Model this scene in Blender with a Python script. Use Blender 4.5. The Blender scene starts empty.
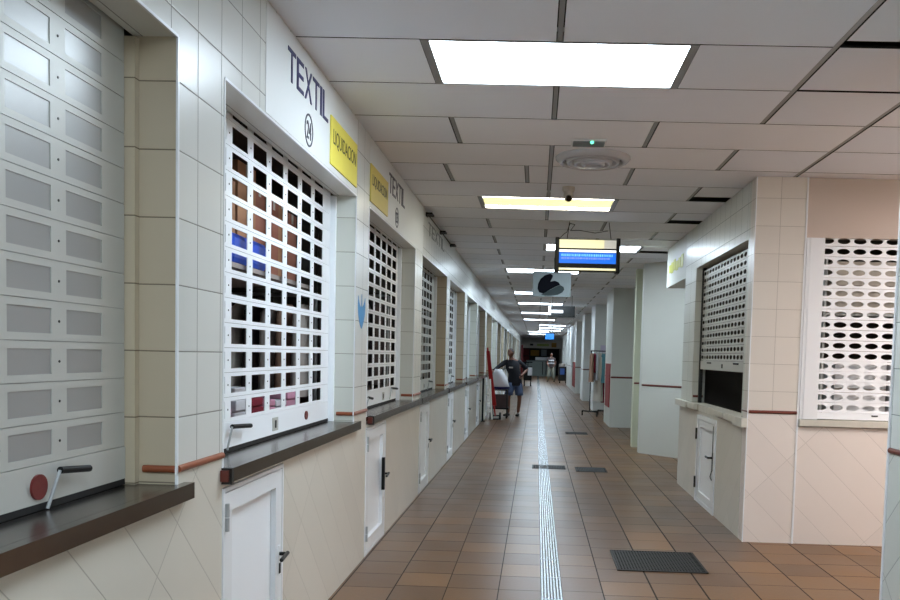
import bpy, bmesh, math, random
from mathutils import Vector, Matrix
rng = random.Random(7)
C = bpy.context.scene.collection
PI = math.pi

# ------------------------------------------------------------------ materials
def new_mat(name):
    m = bpy.data.materials.new(name); m.use_nodes = True
    nt = m.node_tree; b = nt.nodes['Principled BSDF']
    return m, nt, b

def lin(c):
    return tuple(((x/255+.055)/1.055)**2.4 if x/255 > .04045 else x/255/12.92 for x in c[:3]) + (1,)

def mat(name, col, rough=.5, metal=0., spec=.5, noise=0., nscale=8., bump=0.):
    m, nt, b = new_mat(name)
    b.inputs['Base Color'].default_value = lin(col)
    b.inputs['Roughness'].default_value = rough
    b.inputs['Metallic'].default_value = metal
    b.inputs['Specular IOR Level'].default_value = spec
    if noise or bump:
        g = nt.nodes.new('ShaderNodeNewGeometry')
        n = nt.nodes.new('ShaderNodeTexNoise'); n.inputs['Scale'].default_value = nscale
        n.inputs['Detail'].default_value = 5
        nt.links.new(g.outputs['Position'], n.inputs['Vector'])
        if noise:
            h = nt.nodes.new('ShaderNodeMixRGB'); h.blend_type = 'MIX'
            c = lin(col)
            h.inputs[1].default_value = tuple(x*(1-noise) for x in c[:3])+(1,)
            h.inputs[2].default_value = tuple(min(1, x*(1+noise)) for x in c[:3])+(1,)
            nt.links.new(n.outputs['Fac'], h.inputs[0])
            nt.links.new(h.outputs[0], b.inputs['Base Color'])
        if bump:
            bp = nt.nodes.new('ShaderNodeBump'); bp.inputs['Strength'].default_value = bump
            bp.inputs['Distance'].default_value = .01
            nt.links.new(n.outputs['Fac'], bp.inputs['Height'])
            nt.links.new(bp.outputs[0], b.inputs['Normal'])
    return m

def emit(name, col, strength, base=None):
    m, nt, b = new_mat(name)
    b.inputs['Base Color'].default_value = lin(base or (230, 230, 230))
    b.inputs['Emission Color'].default_value = lin(col)
    b.inputs['Emission Strength'].default_value = strength
    return m

class NB:
    """small node builder for math on world position"""
    def __init__(s, nt): s.nt = nt
    def m(s, op, a, b=None, c=None):
        n = s.nt.nodes.new('ShaderNodeMath'); n.operation = op
        for i, v in enumerate((a, b, c)):
            if v is None: continue
            if isinstance(v, (int, float)): n.inputs[i].default_value = v
            else: s.nt.links.new(v, n.inputs[i])
        return n.outputs[0]

def tile_mat(name, col, grout, tw, th, diag=False, ou=0., ov=0., rough=.2, var=.05, joint=.0022, vary=False, streak=0.):
    m, nt, b = new_mat(name); k = NB(nt)
    g = nt.nodes.new('ShaderNodeNewGeometry')
    sp = nt.nodes.new('ShaderNodeSeparateXYZ'); nt.links.new(g.outputs['Position'], sp.inputs[0])
    sn = nt.nodes.new('ShaderNodeSeparateXYZ'); nt.links.new(g.outputs['True Normal'], sn.inputs[0])
    X, Y, Z = sp.outputs
    fx = k.m('GREATER_THAN', k.m('ABSOLUTE', sn.outputs[0]), .6)
    u = k.m('ADD', k.m('MULTIPLY', Y, fx), k.m('MULTIPLY', X, k.m('SUBTRACT', 1, fx)))
    v = Z
    if diag:
        a = k.m('MULTIPLY', k.m('ADD', u, v), .70711); c = k.m('MULTIPLY', k.m('SUBTRACT', u, v), .70711)
        u, v = a, c
    u = k.m('DIVIDE', k.m('SUBTRACT', u, ou), tw); v = k.m('DIVIDE', k.m('SUBTRACT', v, ov), th)
    iu, iv = k.m('FLOOR', u), k.m('FLOOR', v)
    fu, fv = k.m('SUBTRACT', u, iu), k.m('SUBTRACT', v, iv)
    du = k.m('MULTIPLY', k.m('MINIMUM', fu, k.m('SUBTRACT', 1, fu)), tw)
    dv = k.m('MULTIPLY', k.m('MINIMUM', fv, k.m('SUBTRACT', 1, fv)), th)
    d = k.m('MINIMUM', du, dv)
    mask = k.m('LESS_THAN', d, joint)
    h = k.m('FRACT', k.m('MULTIPLY', k.m('SINE', k.m('ADD', k.m('MULTIPLY', iu, 12.99), k.m('MULTIPLY', iv, 78.23))), 4375.85))
    n = nt.nodes.new('ShaderNodeTexNoise'); n.inputs['Scale'].default_value = 3.; n.inputs['Detail'].default_value = 4
    nt.links.new(g.outputs['Position'], n.inputs['Vector'])
    val = k.m('ADD', 1-var, k.m('MULTIPLY', k.m('ADD', h, n.outputs['Fac']), var))
    hs = nt.nodes.new('ShaderNodeHueSaturation'); hs.inputs['Color'].default_value = lin(col)
    nt.links.new(val, hs.inputs['Value'])
    mx = nt.nodes.new('ShaderNodeMixRGB'); mx.inputs[2].default_value = lin(grout)
    nt.links.new(hs.outputs[0], mx.inputs[1]); nt.links.new(mask, mx.inputs[0])
    nt.links.new(mx.outputs[0], b.inputs['Base Color'])
    nt.links.new(k.m('ADD', rough, k.m('MULTIPLY', mask, .5)), b.inputs['Roughness'])
    bp = nt.nodes.new('ShaderNodeBump'); bp.inputs['Strength'].default_value = .5; bp.inputs['Distance'].default_value = .002
    nt.links.new(k.m('MINIMUM', k.m('DIVIDE', d, joint*2), 1), bp.inputs['Height'])
    nt.links.new(bp.outputs[0], b.inputs['Normal'])
    return m

def floor_mat():
    m, nt, b = new_mat('quarry_tile'); k = NB(nt)
    b.inputs['Specular IOR Level'].default_value = .36
    g = nt.nodes.new('ShaderNodeNewGeometry')
    sp = nt.nodes.new('ShaderNodeSeparateXYZ'); nt.links.new(g.outputs['Position'], sp.inputs[0])
    X, Y, Z = sp.outputs
    P, Q = .3335, .319
    u = k.m('DIVIDE', k.m('SUBTRACT', X, .13), P); iu = k.m('FLOOR', u); fu = k.m('SUBTRACT', u, iu)
    off = k.m('FRACT', k.m('MULTIPLY', k.m('SINE', k.m('MULTIPLY', iu, 12.9898)), 437.585))
    v = k.m('ADD', k.m('DIVIDE', Y, Q), k.m('MULTIPLY', off, .25)); iv = k.m('FLOOR', v); fv = k.m('SUBTRACT', v, iv)
    h = k.m('FRACT', k.m('MULTIPLY', k.m('SINE', k.m('ADD', k.m('MULTIPLY', iu, 41.13), k.m('MULTIPLY', iv, 27.77))), 4375.85))
    h2 = k.m('FRACT', k.m('MULTIPLY', k.m('SINE', k.m('ADD', k.m('MULTIPLY', iu, 11.7), k.m('MULTIPLY', iv, 93.1))), 1375.85))
    du = k.m('MULTIPLY', k.m('MINIMUM', fu, k.m('SUBTRACT', 1, fu)), P)
    dv = k.m('MULTIPLY', k.m('MINIMUM', fv, k.m('SUBTRACT', 1, fv)), Q)
    mu = k.m('LESS_THAN', du, k.m('ADD', .0024, k.m('MULTIPLY', off, .004)))
    mv = k.m('LESS_THAN', dv, k.m('ADD', .0016, k.m('MULTIPLY', h2, .003)))
    mask = k.m('MAXIMUM', mu, mv)
    n = nt.nodes.new('ShaderNodeTexNoise'); n.inputs['Scale'].default_value = 2.2; n.inputs['Detail'].default_value = 6
    nt.links.new(g.outputs['Position'], n.inputs['Vector'])
    n2 = nt.nodes.new('ShaderNodeTexNoise'); n2.inputs['Scale'].default_value = 30; n2.inputs['Detail'].default_value = 5
    nt.links.new(g.outputs['Position'], n2.inputs['Vector'])
    r = nt.nodes.new('ShaderNodeValToRGB'); e = r.color_ramp.elements
    e[0].position = 0; e[0].color = lin(FLOOR_A); e[1].position = 1; e[1].color = lin(FLOOR_C)
    x = r.color_ramp.elements.new(.55); x.color = lin(FLOOR_B)
    f = k.m('ADD', k.m('MULTIPLY', h, .5), k.m('ADD', k.m('MULTIPLY', n.outputs['Fac'], .4), k.m('MULTIPLY', n2.outputs['Fac'], .15)))
    nt.links.new(f, r.inputs[0])
    mx = nt.nodes.new('ShaderNodeMixRGB'); mx.inputs[2].default_value = lin((30, 23, 18))
    nt.links.new(r.outputs[0], mx.inputs[1]); nt.links.new(mask, mx.inputs[0])
    nt.links.new(mx.outputs[0], b.inputs['Base Color'])
    nt.links.new(k.m('ADD', k.m('ADD', .24, k.m('MULTIPLY', n.outputs['Fac'], .16)), k.m('MULTIPLY', mask, .4)), b.inputs['Roughness'])
    bp = nt.nodes.new('ShaderNodeBump'); bp.inputs['Strength'].default_value = .6; bp.inputs['Distance'].default_value = .003
    hh = k.m('ADD', k.m('MULTIPLY', k.m('SUBTRACT', 1, mask), 1.), k.m('MULTIPLY', n2.outputs['Fac'], .25))
    nt.links.new(hh, bp.inputs['Height']); nt.links.new(bp.outputs[0], b.inputs['Normal'])
    return m

FLOOR_A, FLOOR_B, FLOOR_C = (80, 54, 31), (104, 73, 43), (136, 98, 58)
M = {}
M['floor'] = floor_mat()
M['tile'] = tile_mat('wall_tile', (212, 212, 206), (140, 138, 130), .21, .225, ou=2.86-.21*20, ov=.36, rough=.3)
M['tile_beige'] = tile_mat('reveal_tile_beige', (188, 174, 150), (120, 108, 90), .5, .225, ou=-1.6, ov=.36, rough=.3)
M['tile_reveal'] = tile_mat('reveal_tile', (205, 206, 196), (150, 145, 132), .5, .225, ou=-1.6, ov=.36, rough=.3)
M['tile_low'] = tile_mat('lower_tile', (214, 208, 195), (172, 165, 152), .208, 1.25, diag=True, ou=.05, ov=.03, rough=.26, joint=.0018)
M['tile_right'] = tile_mat('right_tile', (216, 208, 198), (168, 158, 148), .21, .225, ou=1.955, ov=.36, rough=.28, joint=.0016)
M['tile_right_low'] = tile_mat('right_lower_tile', (222, 212, 204), (194, 184, 176), .208, .94, diag=True, ou=.1, ov=.05, rough=.3, joint=.0016)
M['tile_green'] = tile_mat('pale_green_tile', (212, 214, 208), (140, 146, 140), .21, .225, ou=.02, ov=.36, rough=.32)
M['tile_green_low'] = tile_mat('pale_green_lower_tile', (210, 212, 205), (150, 154, 148), .208, .62, diag=True, ou=.02, ov=.03, rough=.22)
M['plain_wall'] = mat('painted_wall', (226, 228, 226), .45, noise=.03, nscale=2)
M['far_wall'] = mat('far_wall', (205, 205, 196), .5, noise=.05, nscale=1.5)
M['beige_wall'] = mat('beige_wall', (196, 180, 168), .5, noise=.04, nscale=2)
M['white'] = mat('white_paint', (232, 234, 236), .3)
M['white_metal'] = mat('white_lacquered_metal', (240, 243, 246), .28, noise=.02, nscale=4)
M['slat_grey'] = mat('pale_grey_slat', (190, 190, 184), .42, metal=.2, noise=.03, nscale=5)
M['slat_panel'] = mat('slat_infill', (160, 160, 158), .36, metal=.35)
M['steel'] = mat('brushed_steel', (118, 112, 106), .22, metal=.95, noise=.15, nscale=20)
M['steel_bright'] = mat('bright_steel', (190, 194, 196), .3, metal=.9, noise=.1, nscale=30)
M['drain'] = mat('drain_steel', (150, 153, 154), .24, metal=.9, noise=.2, nscale=14)
M['iron'] = mat('floor_iron', (36, 36, 35), .6, metal=.3)
M['grate'] = mat('dark_iron', (52, 52, 50), .5, metal=.6)
M['black'] = mat('black_plastic', (8, 8, 9), .5, spec=.3)
M['rubber'] = mat('black_rubber', (12, 12, 13), .7)
M['brown'] = mat('terracotta_trim', (140, 74, 44), .35, noise=.12, nscale=15)
M['brown_dark'] = mat('dark_red_trim', (104, 46, 36), .35)
M['red'] = mat('red_lacquer', (168, 30, 30), .4)
M['red_lock'] = mat('red_lock_face', (104, 30, 28), .45, noise=.3, nscale=120)
M['red_guard'] = mat('red_guard', (138, 16, 22), .5)
M['ceil'] = mat('ceiling_tile', (238, 240, 247), .75, noise=.03, nscale=1.2)
M['ceil2'] = mat('ceiling_tile_light', (242, 242, 246), .75, noise=.03, nscale=1.2)
M['vent'] = mat('vent_enamel', (196, 196, 200), .22)
M['tbar'] = mat('ceiling_runner', (150, 149, 147), .4, metal=.3)
M['dark'] = mat('gap_shade', (20, 20, 20), .9)  # near-black colour in place of shade in gaps and pockets
M['lamp'] = emit('lamp_diffuser', (222, 240, 255), 9.5)
M['lamp_far'] = emit('lamp_diffuser_cool', (220, 240, 255), 8.5)
M['lamp_tube'] = emit('lamp_tube', (255, 252, 235), 9.)
M['lamp_yellow'] = emit('lamp_yellow_diffuser', (244, 236, 160), .46)
M['lamp_warm'] = emit('lamp_warm_pink', (255, 243, 238), 23.)
M['green_led'] = emit('green_led', (60, 230, 170), 1.2)
M['navy'] = mat('navy_letter', (26, 28, 92), .4)
M['navy_dim'] = mat('dark_letter', (44, 46, 62), .4)
M['faded'] = mat('faded_letter', (146, 148, 142), .6)
M['yellow'] = mat('yellow_banner', (236, 220, 92), .5, noise=.05, nscale=12)
M['yellow2'] = mat('yellow_banner_dull', (222, 200, 92), .5, noise=.06, nscale=12)
M['ink'] = mat('black_ink', (60, 58, 30), .6)
M['blue_sticker'] = mat('blue_sticker', (58, 140, 196), .35)
M['cardboard'] = mat('cardboard', (186, 138, 102), .8, noise=.12, nscale=6)
M['cardboard2'] = mat('cardboard_red', (170, 112, 92), .8, noise=.12, nscale=6)
M['blue_bag'] = mat('blue_plastic', (46, 96, 226), .35)
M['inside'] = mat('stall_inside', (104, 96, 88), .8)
M['grey_cloth'] = mat('grey_cloth', (168, 158, 150), .9, noise=.15, nscale=10)
M['brown_cloth'] = mat('brown_cloth', (150, 118, 98), .9, noise=.15, nscale=10)
M['dark_cloth'] = mat('dark_cloth', (74, 62, 62), .9, noise=.2, nscale=10)
M['cream_cloth'] = mat('cream_cloth', (206, 198, 186), .9, noise=.08, nscale=10)
M['pink_cloth'] = mat('pink_cloth', (206, 150, 172), .9, noise=.12, nscale=10)
M['red_cloth'] = mat('wine_cloth', (128, 28, 48), .9, noise=.12, nscale=10)
M['white_cloth'] = mat('white_cloth', (206, 206, 210), .85, noise=.06, nscale=14)
M['teal_cloth'] = mat('teal_cloth', (92, 142, 152), .85, noise=.1, nscale=14)
M['navy_cloth'] = mat('navy_tshirt', (13, 14, 24), .85, noise=.15, nscale=20)
M['denim'] = mat('denim', (74, 88, 118), .85, noise=.18, nscale=25)
M['skin'] = mat('skin', (120, 80, 64), .55)
M['hair'] = mat('dark_hair', (48, 38, 36), .7)
M['shoe'] = mat('dark_shoe', (28, 24, 24), .6)
M['pale_wood'] = mat('pale_aluminium', (240, 238, 230), .5)
M['acrylic'] = mat('grey_sign_panel', (120, 128, 128), .5, spec=.3)
M['navy_mark'] = mat('dark_sign_mark', (6, 7, 14), .8, spec=.1)
M['grey_mark'] = mat('grey_sign_mark', (52, 60, 60), .8, spec=.1)
M['concrete'] = mat('worn_concrete', (200, 196, 184), .7, noise=.14, nscale=9, bump=.5)
M['led_blue'] = emit('led_blue', (14, 116, 240), .38, (10, 20, 60))
M['led_text'] = emit('led_text', (120, 200, 255), .5, (10, 20, 60))
M['led_violet'] = emit('led_violet', (110, 135, 255), .5, (10, 20, 60))
M['cream_band'] = emit('cream_sheen_band', (246, 236, 160), .28)  # ceiling light reflected in the glossy band, put in as a glow
M['cream_grad'] = emit('cream_sheen_band_end', (190, 190, 180), .15)
M['white_band'] = emit('white_light_band', (250, 252, 255), .5)
M['sign_grey'] = mat('sign_dark_grey', (34, 34, 34), .7, spec=.2)
M['sign_lit'] = emit('sign_lit_panel', (235, 238, 240), .22)
M['far_blue'] = emit('far_sign_blue', (20, 130, 225), .4, (8, 40, 90))
M['shop_band'] = mat('shop_header', (196, 194, 184), .5)
M['green_band'] = mat('shop_header_green', (150, 170, 90), .5)
M['counter_front'] = mat('grey_green_counter', (150, 164, 160), .4)
M['shop_dark'] = mat('shop_dark_goods', (36, 32, 28), .8, noise=.6, nscale=3)
M['amber'] = mat('amber_goods', (150, 112, 30), .7, noise=.4, nscale=6)
M['maroon'] = mat('maroon_goods', (96, 24, 26), .7, noise=.3, nscale=6)
M['paper'] = mat('violet_paper', (214, 206, 226), .7)
M['glass_dark'] = mat('lens_black', (8, 8, 9), .1)
M['lever'] = mat('lever_grey', (176, 180, 182), .35, metal=.4)
M['khaki'] = mat('pale_trousers', (150, 152, 140), .85)
M['stripe'] = mat('striped_top', (96, 96, 98), .85)
M['blue_bin'] = mat('blue_bin', (48, 82, 150), .5)
M['greenish'] = mat('olive_white_wall', (196, 198, 172), .5, noise=.04, nscale=1)
M['yg'] = mat('yellow_green_print', (196, 196, 70), .5, noise=.2, nscale=18)

# ------------------------------------------------------------------ mesh builder
ORG = {}
def origin(o): return ORG.get(o.name, Vector((0, 0, 0)))

class MB:
    def __init__(s): s.v = []; s.f = []; s.mi = []; s.sm = []; s.mats = []
    def mid(s, m):
        if m not in s.mats: s.mats.append(m)
        return s.mats.index(m)
    def add(s, vs, fs, m, smooth=False):
        b = len(s.v); s.v += [Vector(p) for p in vs]; i = s.mid(m)
        for f in fs: s.f.append([b+q for q in f]); s.mi.append(i); s.sm.append(smooth)
    def box(s, x0, x1, y0, y1, z0, z1, m):
        vs = [(x, y, z) for x in (x0, x1) for y in (y0, y1) for z in (z0, z1)]
        s.add(vs, [(0, 1, 3, 2), (4, 6, 7, 5), (0, 4, 5, 1), (2, 3, 7, 6), (0, 2, 6, 4), (1, 5, 7, 3)], m)
    def quad(s, a, b, c, d, m): s.add([a, b, c, d], [(0, 1, 2, 3)], m)
    def tube(s, p0, p1, r0, m, r1=None, n=12, cap=True):
        r1 = r0 if r1 is None else r1
        p0, p1 = Vector(p0), Vector(p1); d = (p1-p0).normalized()
        a = d.orthogonal().normalized(); c = d.cross(a)
        vs = []
        for p, r in ((p0, r0), (p1, r1)):
            for i in range(n):
                t = 2*PI*i/n; vs.append(p+a*r*math.cos(t)+c*r*math.sin(t))
        fs = [(i, (i+1) % n, n+(i+1) % n, n+i) for i in range(n)]
        s.add(vs, fs, m, True)
        if cap: s.add(vs, [tuple(range(n))[::-1], tuple(range(n, 2*n))], m)
    def path(s, pts, r, m, n=8):
        for a, b in zip(pts, pts[1:]): s.tube(a, b, r, m, n=n)
    def prism(s, poly, ax, a, b, m):
        """poly: 2D points in the plane perpendicular to axis ax, extruded from a to b"""
        def P(q, t):
            l = [q[0], q[1]]; l.insert(ax, t); return tuple(l)
        n = len(poly); vs = [P(q, a) for q in poly]+[P(q, b) for q in poly]
        fs = [tuple(range(n))[::-1], tuple(range(n, 2*n))]+[(i, (i+1) % n, n+(i+1) % n, n+i) for i in range(n)]
        s.add(vs, fs, m)
    def lathe(s, prof, c, m, n=32):
        """profile (r,z) around vertical axis at c"""
        vs = []; c = Vector(c)
        for r, z in prof:
            for i in range(n):
                t = 2*PI*i/n; vs.append(c+Vector((r*math.cos(t), r*math.sin(t), z)))
        fs = []
        for j in range(len(prof)-1):
            for i in range(n):
                fs.append((j*n+i, j*n+(i+1) % n, (j+1)*n+(i+1) % n, (j+1)*n+i))
        s.add(vs, fs, m, True)
    def ball(s, c, r, m, n=14, h=10):
        c = Vector(c); r = Vector(r) if hasattr(r, '__len__') else Vector((r, r, r))
        vs = []; 
        for j in range(h+1):
            a = PI*j/h
            for i in range(n):
                t = 2*PI*i/n; vs.append(c+Vector((r.x*math.sin(a)*math.cos(t), r.y*math.sin(a)*math.sin(t), r.z*math.cos(a))))
        fs = [(j*n+i, (j+1)*n+i, (j+1)*n+(i+1) % n, j*n+(i+1) % n) for j in range(h) for i in range(n)]
        s.add(vs, fs, m, True)
    def build(s, name, parent=None, bevel=0., merge=False):
        me = bpy.data.meshes.new(name)
        if parent is not None: o0 = origin(parent)
        else: o0 = Vector((0, 0, 0))
        me.from_pydata([tuple(p-o0) for p in s.v], [], s.f)
        for m in s.mats: me.materials.append(M[m])
        for p, i, q in zip(me.polygons, s.mi, s.sm): p.material_index = i; p.use_smooth = q
        bm = bmesh.new(); bm.from_mesh(me)
        if merge: bmesh.ops.remove_doubles(bm, verts=bm.verts, dist=1e-5)
        bmesh.ops.recalc_face_normals(bm, faces=bm.faces); bm.to_mesh(me); bm.free()
        o = bpy.data.objects.new(name, me); C.objects.link(o)
        if parent is not None: o.parent = parent
        ORG[o.name] = o0
        if bevel:
            bv = o.modifiers.new('bevel', 'BEVEL'); bv.width = bevel; bv.segments = 2; bv.limit_method = 'ANGLE'
        return o

def thing(name, label, cat, loc, group=None):
    o = bpy.data.objects.new(name, None); C.objects.link(o); o.empty_display_size = .05
    o.location = loc; ORG[o.name] = Vector(loc)
    o['label'] = label; o['category'] = cat
    if group: o['group'] = group
    return o
def recenter(o):
    vs = [v.co.copy() for v in o.data.vertices]
    lo = Vector((min(v.x for v in vs), min(v.y for v in vs), min(v.z for v in vs)))
    hi = Vector((max(v.x for v in vs), max(v.y for v in vs), max(v.z for v in vs)))
    c = Vector(((lo.x+hi.x)/2, (lo.y+hi.y)/2, lo.z))
    for v in o.data.vertices: v.co -= c
    o.location = c; ORG[o.name] = c
def tag(o, label, cat, group=None, kind=None):
    recenter(o)
    o['label'] = label; o['category'] = cat
    if group: o['group'] = group
    if kind: o['kind'] = kind
    return o
def struct(o): o['kind'] = 'structure'; return o
def dup(root, loc, label, group=None):
    kids = {}
    for x in bpy.data.objects:
        if x.parent is not None: kids.setdefault(x.parent, []).append(x)
    def cp(o, par):
        c = o.copy(); C.objects.link(c)
        if par is not None: c.parent = par
        for ch in kids.get(o, []): cp(ch, c)
        return c
    r = cp(root, None); r.location = loc; r['label'] = label
    ORG[r.name] = Vector(loc)
    if group: r['group'] = group
    elif 'group' in r: del r['group']
    return r

def text_mesh(s, size=1.):
    cu = bpy.data.curves.new('t', 'FONT'); cu.body = s; cu.size = size; cu.extrude = 0
    o = bpy.data.objects.new('t', cu); C.objects.link(o)
    dg = bpy.context.evaluated_depsgraph_get(); dg.update()
    me = bpy.data.meshes.new_from_object(o.evaluated_get(dg))
    bpy.data.objects.remove(o)
    return me
def lettering(mb, s, m, to3, y0, y1, z0, z1, depth=.003, nrm=Vector((1, 0, 0)), squash=None):
    """text fitted into the rectangle, as solid letters standing off the wall"""
    me = text_mesh(s)
    xs = [v.co.x for v in me.vertices]; ys = [v.co.y for v in me.vertices]
    ax, bx, ay, by = min(xs), max(xs), min(ys), max(ys)
    def P(v, d):
        return to3(y0+(v.co.x-ax)/(bx-ax)*(y1-y0), z0+(v.co.y-ay)/(by-ay)*(z1-z0)) + nrm*d
    n = len(me.vertices)
    vs = [P(v, depth) for v in me.vertices]+[P(v, 0) for v in me.vertices]
    fs = [tuple(p.vertices) for p in me.polygons]
    ed = {}
    for p in me.polygons:
        for a, b in zip(p.vertices, list(p.vertices[1:])+[p.vertices[0]]):
            ed[(a, b)] = ed.get((a, b), 0)+1
    side = [(b, a, a+n, b+n) for (a, b) in ed if (b, a) not in ed]
    mb.add(vs, fs+side, m)
    bpy.data.meshes.remove(me)

# ------------------------------------------------------------------ camera
F, CX, CY, HCAM = 805., 510.26, 400.11, 1.5
yaw, pit, rol = 3.13065599e-02, 5.50817947e-02, 2.57404493e-02
fw = Vector((-math.sin(yaw)*math.cos(pit), math.cos(yaw)*math.cos(pit), -math.sin(pit)))
r0 = Vector((math.cos(yaw), math.sin(yaw), 0)); d0 = fw.cross(r0)
rr = r0*math.cos(rol)-d0*math.sin(rol); dd = r0*math.sin(rol)+d0*math.cos(rol)
cam = bpy.data.cameras.new('camera'); co = bpy.data.objects.new('camera', cam); C.objects.link(co)
mw = Matrix.Identity(4)
for i in range(3):
    mw[i][0], mw[i][1], mw[i][2] = rr[i], -dd[i], -fw[i]
mw[2][3] = HCAM
co.matrix_world = mw
cam.sensor_width = 36; cam.sensor_fit = 'HORIZONTAL'; cam.lens = F/900*36
cam.shift_x = -(CX-450)/900; cam.shift_y = (CY-300)/900
cam.clip_start = .05; cam.clip_end = 200
bpy.context.scene.camera = co

# ------------------------------------------------------------------ dimensions
XL = -1.22               # face of the left row of stalls
XS = -1.385              # plane of the shutters
ZS, ZO = 1.03, 2.53      # counter top, opening top
XR = 1.755               # face of the right kiosks
YB, YE = -4., 66.        # rear and far wall
def zc(x, y=0): return 3.03-.006*(x-XL)     # the ceiling sags slightly to the right
STALLS = [(-2.26, .02), (.42, 2.70), (3.10, 5.36), (5.765, 7.95), (8.45, 10.76), (11.13, 13.44)]
y = 13.88
while y < 62: STALLS.append((y, y+2.27)); y += 2.7
def door_y(k): return (STALLS[k][0]+.0, STALLS[k][0]+.76)

# ------------------------------------------------------------------ floor
b = MB(); b.box(-1.6, 7., YB, YE+.2, -.1, 0, 'floor'); struct(b.build('floor'))

# ------------------------------------------------------------------ left wall (masonry of the stall row)
b = MB()
yy = YB
for k, (a, e) in enumerate(STALLS):
    da, de = door_y(k)
    b.box(XL-.18, XL, yy, da, 0, .97, 'tile_low'); yy = de
    b.box(XL-.18, XL, da, de, .952, .97, 'tile_low')
b.box(XL-.18, XL, yy, YE, 0, .97, 'tile_low')
prev = YB
for k, (a, e) in enumerate(STALLS+[(YE, YE)]):
    x0, x1, y0, y1, z0, z1 = XL-.18, XL, prev, a, 1.07, ZO
    # pilaster, its reveals (faces across the aisle) in their own tile
    rv = {1: 'tile_reveal', 2: 'tile_beige', 3: 'tile_reveal'}.get(k, ['tile_beige', 'tile_reveal', 'tile_beige'][k % 3])
    b.quad((x1, y0, .97), (x1, y1, .97), (x1, y1, z0), (x1, y0, z0), 'tile_low')
    b.quad((x1, y0, z0), (x1, y1, z0), (x1, y1, z1), (x1, y0, z1), 'tile')
    z0 = .97
    b.quad((x0, y0, z0), (x1, y0, z0), (x1, y0, z1), (x0, y0, z1), rv)
    b.quad((x0, y1, z0), (x1, y1, z0), (x1, y1, z1), (x0, y1, z1), rv)
    b.quad((x0, y0, z0), (x0, y1, z0), (x0, y1, z1), (x0, y0, z1), 'tile')
    prev = e
b.box(XL-.15, XL, YB, YE, ZO, 3.06, 'tile')
b.box(XL-.30, XL-.15, YB, YE, ZO+.08, 3.06, 'dark')
struct(b.build('wall_left'))

# brown half-round strip and white corner beads
b = MB()
prev = YB
def strip(b, p0, p1, m='brown', h=.013):
    b.tube(p0, p1, h, m, n=10)
for k, (a, e) in enumerate(STALLS+[(YE, YE)]):
    if a > 0:
        strip(b, (XL, prev+.004, 1.082), (XL, a-.004, 1.082))
        strip(b, (XS+.05, prev-.001, 1.082), (XL-.004, prev-.001, 1.082))
    prev = e
struct(b.build('trim_1'))
b = MB()
for k, (a, e) in enumerate(STALLS):
    for yv in (a, e):
        b.box(XL-.004, XL+.003, yv-.006, yv+.006, 1.03, ZO, 'white')
    b.box(XL-.006, XL+.003, a, e, ZO-.004, ZO+.006, 'white')
struct(b.build('trim_2'))

# interiors of the stalls
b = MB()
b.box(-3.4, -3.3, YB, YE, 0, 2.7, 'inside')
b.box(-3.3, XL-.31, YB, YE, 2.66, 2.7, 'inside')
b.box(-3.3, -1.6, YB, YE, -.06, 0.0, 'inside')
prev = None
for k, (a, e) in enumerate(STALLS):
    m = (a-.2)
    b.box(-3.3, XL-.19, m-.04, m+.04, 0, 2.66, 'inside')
struct(b.build('wall_back'))

# ------------------------------------------------------------------ ceiling
b = MB()
ROW, R0 = .6385, 3.99
XE, XO = -.595, .07
LIGHTS = [(-11, XO), (-6, XE), (0, XE), (6, XE), (11, XO), (16, XE), (24, XE), (30, XE), (38, XE), (46, XE), (55, XO), (61, XO), (67, XO), (72, XE), (80, XE), (89, XE)]
LW = 1.325
lightset = {(r, round(x, 2)) for r, x in LIGHTS}
SHORT = {(-1, 1.395): .075, (0, 1.395): 0.02, (5, 1.395): .21, (7, 1.395): .21, (11, 1.395): .22, (12, 1.395): .0, (9, 1.395): .03}
DROP = {(12, 2.07), (12, .735)}
def slab(x0, x1, y0, y1, m, t=.012):
    vs = [(x, yv, zc(x)+dz) for x in (x0, x1) for yv in (y0, y1) for dz in (0, t)]
    b.add(vs, [(0, 1, 3, 2), (4, 6, 7, 5), (0, 4, 5, 1), (2, 3, 7, 6), (1, 5, 7, 3)], 'dark')  # tile edges coloured near-black so the joints read as shadow gaps
    b.add([vs[0], vs[2], vs[6], vs[4]], [(0, 1, 2, 3)], m)
j = int((YB-R0)/ROW)-1
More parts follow.
